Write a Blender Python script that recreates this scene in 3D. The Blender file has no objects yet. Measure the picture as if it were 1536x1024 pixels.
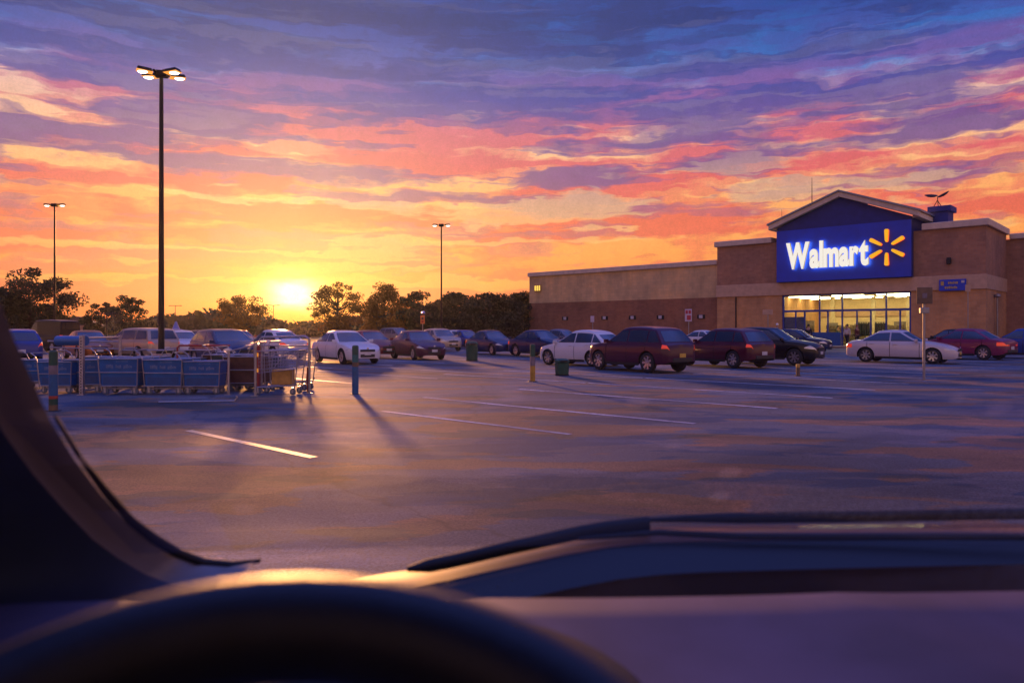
import bpy, bmesh, math, random
import numpy as np
from mathutils import Vector, Matrix, Euler
R = math.radians
random.seed(7); np.random.seed(7)
scene = bpy.context.scene
COL = scene.collection
FPX, CX, HY, EYE = 1109.0, 768.0, 494.0, 1.5      # focal length, centre and horizon of the photograph in its own pixels

def srgb(r, g, b):
    def f(c):
        c /= 255.0
        return c / 12.92 if c <= .04045 else ((c + .055) / 1.055) ** 2.4
    return (f(r), f(g), f(b), 1.0)
def gx(px, Y): return (px - CX) / FPX * Y          # lateral metres of a column at a depth
def gnd(px, py):                                   # ground point
    Y = FPX * EYE / (py - HY); return Vector((gx(px, Y), Y, 0))

# ------------------------------------------------------------------ node helper
class NT:
    def __init__(s, tree): s.t = tree; s.n = tree.nodes; s.l = tree.links
    def new(s, typ, **kw):
        n = s.n.new(typ)
        for k, v in kw.items(): setattr(n, k, v)
        return n
    def set(s, sock, v):
        if v is None: return
        if isinstance(v, bpy.types.NodeSocket): s.l.new(v, sock)
        else: sock.default_value = v
    def m(s, op, a, b=None, c=None, clamp=False):
        n = s.new('ShaderNodeMath', operation=op, use_clamp=clamp)
        s.set(n.inputs[0], a)
        if b is not None: s.set(n.inputs[1], b)
        if c is not None: s.set(n.inputs[2], c)
        return n.outputs[0]
    def mix(s, fac, a, b, blend='MIX'):
        n = s.new('ShaderNodeMix', data_type='RGBA', blend_type=blend)
        s.set(n.inputs[0], fac); s.set(n.inputs[6], a); s.set(n.inputs[7], b)
        return n.outputs[2]
    def ramp(s, fac, stops, interp='LINEAR'):
        n = s.new('ShaderNodeValToRGB'); cr = n.color_ramp; cr.interpolation = interp
        while len(cr.elements) < len(stops): cr.elements.new(0.5)
        for e, (p, c) in zip(cr.elements, stops):
            e.position = p; e.color = c if len(c) == 4 else (*c, 1)
        s.set(n.inputs[0], fac); return n.outputs[0]
    def smooth(s, x, a, b):
        n = s.new('ShaderNodeMapRange', interpolation_type='SMOOTHSTEP')
        s.set(n.inputs[0], x); s.set(n.inputs[1], a); s.set(n.inputs[2], b); s.set(n.inputs[3], 0.0); s.set(n.inputs[4], 1.0)
        return n.outputs[0]
    def noise(s, vec, scale, detail=4, rough=.55, dist=0.0, out=0):
        n = s.new('ShaderNodeTexNoise'); n.inputs['Scale'].default_value = scale
        n.inputs['Detail'].default_value = detail; n.inputs['Roughness'].default_value = rough; n.inputs['Distortion'].default_value = dist
        if vec is not None: s.set(n.inputs['Vector'], vec)
        return n.outputs[out]
    def xyz(s, x, y, z):
        n = s.new('ShaderNodeCombineXYZ'); s.set(n.inputs[0], x); s.set(n.inputs[1], y); s.set(n.inputs[2], z); return n.outputs[0]
    def sep(s, v):
        n = s.new('ShaderNodeSeparateXYZ'); s.set(n.inputs[0], v); return n.outputs
def new_mat(name):
    mt = bpy.data.materials.new(name); mt.use_nodes = True
    nt = NT(mt.node_tree); b = nt.n['Principled BSDF']; return mt, nt, b
def pmat(name, col, rough=.5, metal=0.0, coat=0.0, var=.12, scale=6.0, bump=0.0, spec=.5, emit=None, estr=0.0, rvar=.1):
    mt, nt, b = new_mat(name)
    tc = nt.new('ShaderNodeTexCoord').outputs['Object']
    nz = nt.noise(tc, scale, 5)
    lo = tuple(c * (1 - var) for c in col[:3]) + (1,); hi = tuple(min(1, c * (1 + var)) for c in col[:3]) + (1,)
    nt.set(b.inputs['Base Color'], nt.ramp(nz, [(.3, lo), (.7, hi)]))
    nt.set(b.inputs['Roughness'], nt.m('ADD', rough - rvar / 2, nt.m('MULTIPLY', nz, rvar)))
    b.inputs['Metallic'].default_value = metal; b.inputs['Coat Weight'].default_value = coat
    b.inputs['Coat Roughness'].default_value = .06; b.inputs['Specular IOR Level'].default_value = spec
    if emit:
        b.inputs['Emission Color'].default_value = emit; b.inputs['Emission Strength'].default_value = estr
    if bump:
        bn = nt.new('ShaderNodeBump'); bn.inputs['Strength'].default_value = bump; bn.inputs['Distance'].default_value = .01
        nt.set(bn.inputs['Height'], nt.noise(tc, scale * 12, 3)); nt.l.new(bn.outputs[0], b.inputs['Normal'])
    return mt
def emat(name, col, strength):
    mt, nt, b = new_mat(name); b.inputs['Base Color'].default_value = (.02, .02, .02, 1); b.inputs['Roughness'].default_value = .6
    b.inputs['Emission Color'].default_value = col; b.inputs['Emission Strength'].default_value = strength
    return mt

# ------------------------------------------------------------------ mesh helper
class MB:
    def __init__(s): s.v = []; s.f = []; s.mi = []
    def add(s, vs, fs, mi=0):
        o = len(s.v); s.v += [tuple(p) for p in vs]; s.f += [tuple(i + o for i in f) for f in fs]; s.mi += [mi] * len(fs); return s
    def box(s, c, d, rot=None, mi=0, taper=1.0):
        x, y, z = (k / 2 for k in d); vs = []
        for k in (-1, 1):
            t = taper if k > 0 else 1.0
            for a, b in ((-1, -1), (1, -1), (1, 1), (-1, 1)): vs.append(Vector((a * x * t, b * y * t, k * z)))
        if rot is not None: vs = [rot @ p for p in vs]
        vs = [p + Vector(c) for p in vs]
        return s.add(vs, [(3, 2, 1, 0), (4, 5, 6, 7), (0, 1, 5, 4), (1, 2, 6, 5), (2, 3, 7, 6), (3, 0, 4, 7)], mi)
    def span(s, a, b, mi=0):
        return s.box([(p + q) / 2 for p, q in zip(a, b)], [abs(q - p) for p, q in zip(a, b)], mi=mi)
    def tube(s, pts, r, n=8, mi=0, cap=True):
        pts = [Vector(p) for p in pts]; rs = r if isinstance(r, (list, tuple)) else [r] * len(pts)
        vs = []; prev = None
        for i, p in enumerate(pts):
            d = (pts[min(i + 1, len(pts) - 1)] - pts[max(i - 1, 0)]).normalized()
            if prev is None:
                a = Vector((0, 0, 1)) if abs(d.z) < .9 else Vector((1, 0, 0)); u = d.cross(a).normalized()
            else:
                u = (prev - d * prev.dot(d)).normalized()
            prev = u; w = d.cross(u)
            vs += [p + (u * math.cos(2 * math.pi * k / n) + w * math.sin(2 * math.pi * k / n)) * rs[i] for k in range(n)]
        fs = []
        for i in range(len(pts) - 1):
            for k in range(n): fs.append((i * n + k, i * n + (k + 1) % n, (i + 1) * n + (k + 1) % n, (i + 1) * n + k))
        if cap: fs.append(tuple(range(n - 1, -1, -1))); fs.append(tuple((len(pts) - 1) * n + k for k in range(n)))
        return s.add(vs, fs, mi)
    def lathe(s, prof, n=20, axis='Z', c=(0, 0, 0), mi=0):
        vs = []; fs = []; m = len(prof)
        for k in range(n):
            a = 2 * math.pi * k / n
            for r, h in prof:
                p = (r * math.cos(a), r * math.sin(a), h) if axis == 'Z' else ((r * math.cos(a), h, r * math.sin(a)) if axis == 'Y' else (h, r * math.cos(a), r * math.sin(a)))
                vs.append(Vector(p) + Vector(c))
        for k in range(n):
            for i in range(m - 1): fs.append((k * m + i, ((k + 1) % n) * m + i, ((k + 1) % n) * m + i + 1, k * m + i + 1))
        return s.add(vs, fs, mi)
    def grid(s, rows, mi=0, flip=False):
        o = len(rows[0]); vs = [p for r in rows for p in r]; fs = []
        for i in range(len(rows) - 1):
            for k in range(o - 1):
                q = (i * o + k, i * o + k + 1, (i + 1) * o + k + 1, (i + 1) * o + k); fs.append(q[::-1] if flip else q)
        return s.add(vs, fs, mi)
    def prism(s, poly, y0, y1, mi=0):              # polygon in x,z extruded along y
        n = len(poly); vs = [(x, y0, z) for x, z in poly] + [(x, y1, z) for x, z in poly]
        fs = [tuple(range(n)), tuple(range(2 * n - 1, n - 1, -1))] + [(i, i + n, (i + 1) % n + n, (i + 1) % n) for i in range(n)]
        return s.add(vs, fs, mi)
    def build(s, name, mat, parent=None, smooth=None, bevel=0.0, loc=None, fix=True):
        me = bpy.data.meshes.new(name); me.from_pydata(s.v, [], s.f)
        mats = mat if isinstance(mat, (list, tuple)) else [mat]
        for k in mats: me.materials.append(k)
        if len(mats) > 1: me.polygons.foreach_set('material_index', s.mi)
        if fix or bevel:
            bm = bmesh.new(); bm.from_mesh(me)
            if fix:
                bmesh.ops.remove_doubles(bm, verts=bm.verts, dist=1e-5); bmesh.ops.recalc_face_normals(bm, faces=bm.faces)
            if bevel:
                ed = [e for e in bm.edges if len(e.link_faces) == 2 and e.calc_face_angle(0) > R(40)]
                bmesh.ops.bevel(bm, geom=ed, offset=bevel, segments=2, profile=.5, affect='EDGES', clamp_overlap=True)
            bm.to_mesh(me); bm.free()
        if smooth is not None:
            me.polygons.foreach_set('use_smooth', [True] * len(me.polygons)); me.set_sharp_from_angle(angle=R(smooth))
        o = bpy.data.objects.new(name, me); COL.objects.link(o)
        if parent: o.parent = parent
        if loc is not None: o.location = loc
        return o
def tag(o, label=None, cat=None, group=None, kind=None):
    if label: o['label'] = label
    if cat: o['category'] = cat
    if group: o['group'] = group
    if kind: o['kind'] = kind
    return o
def empty(name, loc, rz=0.0, label=None, cat=None, group=None):
    o = bpy.data.objects.new(name, None); COL.objects.link(o); o.location = loc; o.rotation_euler = (0, 0, rz)
    o.empty_display_size = .2
    return tag(o, label, cat, group)
def copy_tree(o, parent=None):
    c = o.copy(); COL.objects.link(c)
    if parent: c.parent = parent
    for ch in [k for k in o.children]: copy_tree(ch, c)
    return c
def curve(keys):
    """monotone cubic through (x, y) keys"""
    xs = [k[0] for k in keys]; ys = [k[1] for k in keys]; n = len(xs)
    d = [(ys[i + 1] - ys[i]) / (xs[i + 1] - xs[i]) for i in range(n - 1)]
    mm = [d[0]] + [0 if d[i - 1] * d[i] <= 0 else 2 * d[i - 1] * d[i] / (d[i - 1] + d[i]) for i in range(1, n - 1)] + [d[-1]]
    def f(x):
        if x <= xs[0]: return ys[0]
        if x >= xs[-1]: return ys[-1]
        i = 0
        while x > xs[i + 1]: i += 1
        h = xs[i + 1] - xs[i]; t = (x - xs[i]) / h
        return ((2 * t ** 3 - 3 * t * t + 1) * ys[i] + (t ** 3 - 2 * t * t + t) * h * mm[i] + (-2 * t ** 3 + 3 * t * t) * ys[i + 1] + (t ** 3 - t * t) * h * mm[i + 1])
    return f

# ------------------------------------------------------------------ camera
cam = bpy.data.cameras.new('camera'); co = bpy.data.objects.new('camera', cam); COL.objects.link(co)
cam.sensor_width = 36; cam.lens = 36 * FPX / 1536; cam.shift_y = -(512 - HY) / 1536
co.location = (0, 0, EYE); co.rotation_euler = (R(90), 0, 0); cam.clip_start = .02; cam.clip_end = 3000
cam.dof.use_dof = True; cam.dof.focus_distance = 34; cam.dof.aperture_fstop = 4.2
scene.camera = co
scene.view_settings.view_transform = 'Standard'; scene.view_settings.look = 'None'
scene.view_settings.exposure = 0.0; scene.view_settings.gamma = 1.0
scene.cycles.use_denoising = True; scene.cycles.max_bounces = 8; scene.cycles.transparent_max_bounces = 12
scene.cycles.sample_clamp_indirect = 6.0; scene.cycles.caustics_reflective = False; scene.cycles.caustics_refractive = False

# ------------------------------------------------------------------ sun and sky
SUN_AZ, SUN_EL = math.atan2(440 - CX, FPX), R(7.0)         # azimuth measured from +Y towards +X
sv = math.tan(R(2.8))                                      # where its glow sits
sun = bpy.data.lights.new('sun', 'SUN'); so = bpy.data.objects.new('sun', sun); COL.objects.link(so)
sun.energy = 4.0; sun.color = (1.0, .42, .13); sun.angle = R(3.0)
sd = Vector((math.sin(SUN_AZ) * math.cos(SUN_EL), math.cos(SUN_AZ) * math.cos(SUN_EL), math.sin(SUN_EL)))
so.rotation_euler = (-sd).to_track_quat('-Z', 'Y').to_euler(); so.location = (0, 0, 60)

world = bpy.data.worlds.new('World'); scene.world = world; world.use_nodes = True
w = NT(world.node_tree); bg = w.n['Background']
D = w.new('ShaderNodeTexCoord').outputs['Generated']
nrm = w.new('ShaderNodeVectorMath', operation='NORMALIZE'); w.l.new(D, nrm.inputs[0])
x, y, z = w.sep(nrm.outputs[0])
h = w.m('MAXIMUM', w.m('SQRT', w.m('ADD', w.m('MULTIPLY', x, x), w.m('MULTIPLY', y, y))), .02)
cx = w.m('DIVIDE', x, h); cy = w.m('DIVIDE', y, h)
v = w.m('MINIMUM', w.m('DIVIDE', z, h), 1.6)               # tangent of elevation
sx, sy = math.sin(SUN_AZ), math.cos(SUN_AZ)
cosd = w.m('ADD', w.m('MULTIPLY', cx, sx), w.m('MULTIPLY', cy, sy))
sind = w.m('SUBTRACT', w.m('MULTIPLY', cx, sy), w.m('MULTIPLY', cy, sx))       # signed sine of azimuth from the sun
def cloudvec(a, b, off): return w.xyz(w.m('ADD', w.m('MULTIPLY', cx, a), off), w.m('MULTIPLY', cy, a), w.m('MULTIPLY', v, b))
warp = w.noise(cloudvec(9, 40, 3.1), 1.0, 3, .6)
warp2 = w.noise(cloudvec(26, 90, 9.1), 1.0, 2, .6)
vv = w.m('ADD', v, w.m('ADD', w.m('MULTIPLY', w.m('SUBTRACT', warp, .5), .030), w.m('MULTIPLY', w.m('SUBTRACT', warp2, .5), .014)))
def cloudvec2(a, b, off): return w.xyz(w.m('ADD', w.m('MULTIPLY', cx, a), off), w.m('MULTIPLY', cy, a), w.m('MULTIPLY', vv, b))
def stops(lst): return [(p / 1.0, srgb(*c)) for p, c in lst]
vr = w.m('ADD', vv, 0.0)
clear = w.ramp(vr, stops([(0, (216, 74, 54)), (.05, (236, 104, 60)), (.10, (250, 152, 72)), (.17, (253, 168, 96)), (.24, (252, 186, 140)), (.30, (214, 168, 170)), (.325, (84, 114, 190)), (.36, (42, 94, 178)), (.42, (18, 62, 148)), (.56, (36, 62, 140)), (1.0, (78, 100, 190))]))
coral = w.ramp(vr, stops([(0, (206, 76, 58)), (.07, (230, 96, 76)), (.14, (232, 98, 72)), (.20, (222, 90, 92)), (.27, (206, 98, 122)), (.31, (128, 80, 154)), (.355, (62, 76, 162)), (.41, (28, 60, 150)), (1.0, (84, 96, 188))]))
purp = w.ramp(vr, stops([(0, (206, 84, 66)), (.07, (226, 106, 80)), (.13, (188, 92, 106)), (.19, (126, 72, 130)), (.27, (92, 66, 144)), (.31, (56, 60, 152)), (.36, (34, 48, 132)), (.41, (24, 40, 116)), (1.0, (78, 94, 186))]))
n1 = w.noise(cloudvec2(2.3, 46, 0), 1.0, 5, .52)
n2 = w.noise(cloudvec2(2.7, 44, 17.3), 1.0, 6, .56)
n3 = w.noise(cloudvec2(1.9, 58, 41.7), 1.0, 5, .5)
brk = w.m('MULTIPLY', w.m('SUBTRACT', w.noise(cloudvec2(6.5, 22, 63.1), 1.0, 4, .6), .5), .95)
n1 = w.m('ADD', n1, brk)
brk2 = w.m('MULTIPLY', w.m('SUBTRACT', w.noise(cloudvec2(5.5, 19, 87.7), 1.0, 4, .6), .5), .95)
n2 = w.m('ADD', n2, brk2)
m1 = w.m('ADD', w.m('MULTIPLY', w.smooth(n1, .37, .45), .62), w.m('MULTIPLY', w.smooth(n1, .46, .56), .38))
left = w.m('MULTIPLY', cx, -.10)
hi = w.m('MULTIPLY', w.smooth(v, .10, .30), .10)
n2b = w.m('ADD', n2, w.m('ADD', left, w.m('SUBTRACT', hi, .05)))
m2 = w.m('ADD', w.m('MULTIPLY', w.smooth(n2b, .46, .52), .62), w.m('MULTIPLY', w.smooth(n2b, .53, .61), .38))
skyc = w.mix(m1, clear, coral)
skyc = w.mix(w.m('MULTIPLY', m2, .92), skyc, purp)
# bright lit cloud edges
cream = w.ramp(vr, stops([(0, (246, 132, 66)), (.07, (255, 176, 82)), (.2, (255, 212, 146)), (.30, (248, 208, 178)), (.38, (190, 176, 200)), (.5, (70, 96, 160))]))
m3 = w.m('MULTIPLY', w.smooth(w.m('ADD', n3, w.m('MULTIPLY', brk2, .9)), .57, .64), w.m('SUBTRACT', 1.0, w.m('MULTIPLY', w.smooth(v, .13, .27), .88)))
skyc = w.mix(w.m('MULTIPLY', m3, .50), skyc, cream)
# the glow round the sun
front = w.smooth(cosd, -.1, .4)
dx = w.m('MULTIPLY', sind, 1.0)
dz = w.m('MULTIPLY', w.m('SUBTRACT', vv, sv), 1.7)
r2 = w.m('ADD', w.m('MULTIPLY', dx, dx), w.m('MULTIPLY', dz, dz))
def gauss(s): return w.m('MULTIPLY', w.m('EXPONENT', w.m('MULTIPLY', r2, -1.0 / (s * s))), front)
cloudy = w.m('SUBTRACT', 1.0, w.m('MULTIPLY', w.m('ADD', w.m('MULTIPLY', m1, .5), w.m('MULTIPLY', m2, .4)), .75))
skyc = w.mix(w.m('MULTIPLY', gauss(.15), .28), skyc, srgb(250, 140, 52))
skyc = w.mix(w.m('MULTIPLY', w.m('MULTIPLY', gauss(.085), cloudy), .88), skyc, srgb(255, 172, 50))
skyc = w.mix(w.m('MULTIPLY', gauss(.046), .9), skyc, srgb(255, 214, 88))
core = w.m('MULTIPLY', gauss(.026), 1.3)
skyc = w.mix(core, skyc, (1.6, 1.4, .85, 1))
# unseen sky behind the view, rosy low down, brightened as added fill
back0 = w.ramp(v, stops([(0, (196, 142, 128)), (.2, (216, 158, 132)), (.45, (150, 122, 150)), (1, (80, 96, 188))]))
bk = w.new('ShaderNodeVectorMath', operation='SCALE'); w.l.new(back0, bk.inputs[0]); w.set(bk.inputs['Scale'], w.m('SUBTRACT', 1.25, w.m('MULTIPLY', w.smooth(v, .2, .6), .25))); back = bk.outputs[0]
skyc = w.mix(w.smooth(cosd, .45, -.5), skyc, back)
gr = w.noise(nrm.outputs[0], 420, 2, .7); gr2 = w.noise(nrm.outputs[0], 60, 3, .65)
gm = w.m('ADD', .62, w.m('ADD', w.m('MULTIPLY', gr, .34), w.m('MULTIPLY', gr2, .38)))
gs = w.new('ShaderNodeVectorMath', operation='SCALE'); w.l.new(skyc, gs.inputs[0]); w.set(gs.inputs['Scale'], gm); skyc = gs.outputs[0]
low = w.smooth(z, -.02, .0)
skyc = w.mix(low, srgb(60, 50, 70), skyc)
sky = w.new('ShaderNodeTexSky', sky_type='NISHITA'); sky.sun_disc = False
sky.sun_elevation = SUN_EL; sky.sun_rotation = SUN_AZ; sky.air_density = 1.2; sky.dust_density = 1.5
zen = w.smooth(v, .50, 1.1)                                # unseen overhead sky, brightened as added fill light
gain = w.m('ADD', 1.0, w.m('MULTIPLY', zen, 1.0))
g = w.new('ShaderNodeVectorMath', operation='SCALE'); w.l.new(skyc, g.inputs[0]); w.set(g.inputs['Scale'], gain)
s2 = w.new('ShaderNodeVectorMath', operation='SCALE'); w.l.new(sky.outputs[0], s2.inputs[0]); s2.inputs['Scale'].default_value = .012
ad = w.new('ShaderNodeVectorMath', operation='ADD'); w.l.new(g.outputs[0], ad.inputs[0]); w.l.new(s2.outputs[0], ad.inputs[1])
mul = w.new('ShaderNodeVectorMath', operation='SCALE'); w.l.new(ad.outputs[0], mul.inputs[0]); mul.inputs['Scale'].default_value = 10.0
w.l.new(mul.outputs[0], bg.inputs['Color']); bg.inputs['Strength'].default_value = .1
world.cycles.sampling_method = 'MANUAL'; world.cycles.sample_map_resolution = 1024

# ------------------------------------------------------------------ ground
def asphalt(name, base, patch=1.0, rough=.42):
    mt, nt, b = new_mat(name)
    tc = nt.new('ShaderNodeTexCoord').outputs['Object']
    mp = nt.new('ShaderNodeMapping'); nt.l.new(tc, mp.inputs[0]); mp.inputs['Rotation'].default_value = (0, 0, R(43)); mp.inputs['Scale'].default_value = (.45, 1.0, 1)
    big = nt.noise(mp.outputs[0], .32, 4, .6, .6); mid = nt.noise(mp.outputs[0], .9, 5, .62, 1.2); fine = nt.noise(tc, 42, 3, .7); grain = nt.noise(tc, 150, 2, .7)
    c = nt.ramp(big, [(.36, tuple(k * .55 for k in base)), (.5, base), (.64, tuple(k * 1.35 for k in base))])
    wp = nt.new('ShaderNodeVectorMath', operation='ADD'); nt.l.new(mp.outputs[0], wp.inputs[0])
    wq = nt.new('ShaderNodeVectorMath', operation='SCALE'); nt.l.new(nt.noise(mp.outputs[0], 2.2, 3, .7, out=1), wq.inputs[0]); wq.inputs['Scale'].default_value = .55; nt.l.new(wq.outputs[0], wp.inputs[1])
    pa = nt.noise(wp.outputs[0], .75, 2, .5); off = nt.new('ShaderNodeVectorMath', operation='ADD'); nt.l.new(wp.outputs[0], off.inputs[0]); off.inputs[1].default_value = (31, 17, 5)
    pb = nt.noise(off.outputs[0], .95, 2, .5); off2 = nt.new('ShaderNodeVectorMath', operation='ADD'); nt.l.new(wp.outputs[0], off2.inputs[0]); off2.inputs[1].default_value = (71, 37, 9); pc = nt.noise(off2.outputs[0], 1.5, 2, .5)
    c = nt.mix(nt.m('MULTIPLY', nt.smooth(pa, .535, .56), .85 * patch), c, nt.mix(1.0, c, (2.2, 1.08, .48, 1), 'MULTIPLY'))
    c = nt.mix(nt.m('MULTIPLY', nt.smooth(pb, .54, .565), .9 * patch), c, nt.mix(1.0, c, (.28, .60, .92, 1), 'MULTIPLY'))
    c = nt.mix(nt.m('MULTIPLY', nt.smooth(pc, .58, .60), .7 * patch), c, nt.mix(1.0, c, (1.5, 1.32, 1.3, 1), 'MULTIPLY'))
    med = nt.noise(tc, 13, 4, .75)
    gsum = nt.m('ADD', .18, nt.m('ADD', nt.m('MULTIPLY', med, .95), nt.m('MULTIPLY', nt.smooth(fine, .38, .64), .68)))
    gv = nt.new('ShaderNodeVectorMath', operation='SCALE'); nt.l.new(c, gv.inputs[0]); nt.set(gv.inputs['Scale'], gsum); c = gv.outputs[0]
    # oil stains and tar-sealed cracks
    vo = nt.new('ShaderNodeTexVoronoi', feature='DISTANCE_TO_EDGE'); vo.inputs['Scale'].default_value = .13
    wv = nt.new('ShaderNodeVectorMath', operation='ADD'); nt.l.new(tc, wv.inputs[0])
    wn = nt.new('ShaderNodeVectorMath', operation='SCALE'); nt.l.new(nt.noise(tc, .8, 4, .6, out=1), wn.inputs[0]); wn.inputs['Scale'].default_value = 1.6
    nt.l.new(wn.outputs[0], wv.inputs[1]); nt.l.new(wv.outputs[0], vo.inputs['Vector'])
    crack = nt.m('SUBTRACT', 1.0, nt.smooth(vo.outputs['Distance'], .0015, .0065))
    c = nt.mix(nt.m('MULTIPLY', crack, .4), c, (.02, .02, .022, 1))
    st = nt.smooth(nt.noise(tc, .55, 2, .5, .3), .64, .72)
    c = nt.mix(nt.m('MULTIPLY', st, .45), c, (.03, .03, .034, 1))
    nt.set(b.inputs['Base Color'], c)
    nt.set(b.inputs['Roughness'], nt.m('ADD', rough - .07, nt.m('MULTIPLY', mid, .22)))
    b.inputs['Specular IOR Level'].default_value = .34
    bn = nt.new('ShaderNodeBump'); bn.inputs['Strength'].default_value = .8; bn.inputs['Distance'].default_value = .012
    nt.set(bn.inputs['Height'], nt.m('ADD', nt.m('MULTIPLY', fine, .6), nt.m('ADD', nt.m('MULTIPLY', grain, .5), nt.m('MULTIPLY', mid, .5)))); nt.l.new(bn.outputs[0], b.inputs['Normal'])
    return mt
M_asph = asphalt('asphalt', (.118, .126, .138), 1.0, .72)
M_far = pmat('dry_grass', (.07, .075, .035, 1), .9, var=.4, scale=.3)
g_ = MB(); 
g_.add([(-400, -55, -.02), (400, -55, -.02), (400, 320, -.02), (-400, 320, -.02)], [(0, 1, 2, 3)])
tag(g_.build('ground', M_far, fix=False), kind='structure')
lot = MB(); lot.add([(-75, -20, 0), (90, -20, 0), (90, 92, 0), (-75, 92, 0)], [(0, 1, 2, 3)])
lot = tag(lot.build('parking_lot', M_asph, fix=False), kind='structure')
E = Vector((math.cos(R(-43)), math.sin(R(-43)), 0)); Nn = Vector((-E.y, E.x, 0))
def en(e, n, zz=0.0): p = E * e + Nn * n; return Vector((p.x, p.y, zz))
def paint(name, col):
    mt, nt, b = new_mat(name); tc = nt.new('ShaderNodeTexCoord').outputs['Object']
    wear = nt.smooth(nt.noise(tc, 9, 6, .7), .34, .50)
    wear2 = nt.smooth(nt.noise(tc, .5, 3), .35, .6)
    nt.set(b.inputs['Base Color'], nt.mix(nt.m('MULTIPLY', wear, nt.m('ADD', .35, nt.m('MULTIPLY', wear2, .65))), (.13, .12, .12, 1), col)); b.inputs['Roughness'].default_value = .5
    return mt
M_line = paint('line_paint', (.80, .72, .55, 1)); M_line_w = paint('line_paint_white', (.80, .76, .74, 1))
def line(e0, e1, n, wd=.13, mat=None):
    mb = MB(); mb.add([en(e0, n - wd / 2, .004), en(e1, n - wd / 2, .004), en(e1, n + wd / 2, .004), en(e0, n + wd / 2, .004)], [(0, 1, 2, 3)])
    tag(mb.build('painted_line', mat or M_line_w, lot, fix=False), kind='structure')
line(-11.0, -7.6, 4.75, .12, M_line); line(-11.0, -6.6, 8.3, .11)
for k, n in enumerate((10.6, 13.7, 16.6, 19.5, 22.4, 25.3, 28.2, 31.1, 34.0, 36.9, 39.8)):
    line(-12.55, -5.9, n)
    if k > 1: line(-18.6, -12.65, n)
for n in (12.0, 14.9, 17.8): line(-23.6, -17.0, n, .11, M_line)
for n in (16.2, 19.1, 22.0, 24.9, 27.8, 30.7): line(-31.0, -24.6, n)
for n in (22.4, 25.3, 28.2, 31.1, 34.0, 36.9): line(4.5, 10.5, n)
# ------------------------------------------------------------------ car builder
M_glass = pmat('tinted_glass', (.012, .014, .018, 1), .04, coat=.6, var=.2, spec=.9)
M_tyre = pmat('tyre_rubber', (.014, .014, .015, 1), .8)
M_rim = pmat('alloy', (.50, .50, .52, 1), .28, metal=.85)
M_trim = pmat('black_plastic', (.018, .018, .02, 1), .5)
M_chrome = pmat('chrome', (.72, .72, .74, 1), .12, metal=1.0)
M_head = pmat('headlamp_glass', (.62, .64, .68, 1), .08, coat=1.0, metal=.3)
M_tail = pmat('tail_lamp', (.38, .012, .010, 1), .12, coat=1.0, emit=(1, .06, .02, 1), estr=.45)  # unlit lamps; faint emission stands in for red glints
M_plate = pmat('licence_plate', (.62, .60, .58, 1), .4)
M_plate_y = pmat('licence_plate_yellow', (.65, .42, .06, 1), .4)
M_under = pmat('underbody', (.010, .010, .011, 1), .9)
M_amber = pmat('amber_lamp', (.7, .22, .02, 1), .15, emit=(1, .4, .05, 1), estr=.5)
PAINTS = {}
def paintjob(name, rgb, metal=.35, rough=.30):
    if name not in PAINTS: PAINTS[name] = pmat('paint_' + name, rgb, rough, metal=metal, coat=.40, spec=.25, var=.05, scale=1.5, rvar=.06)
    return PAINTS[name]
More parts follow.
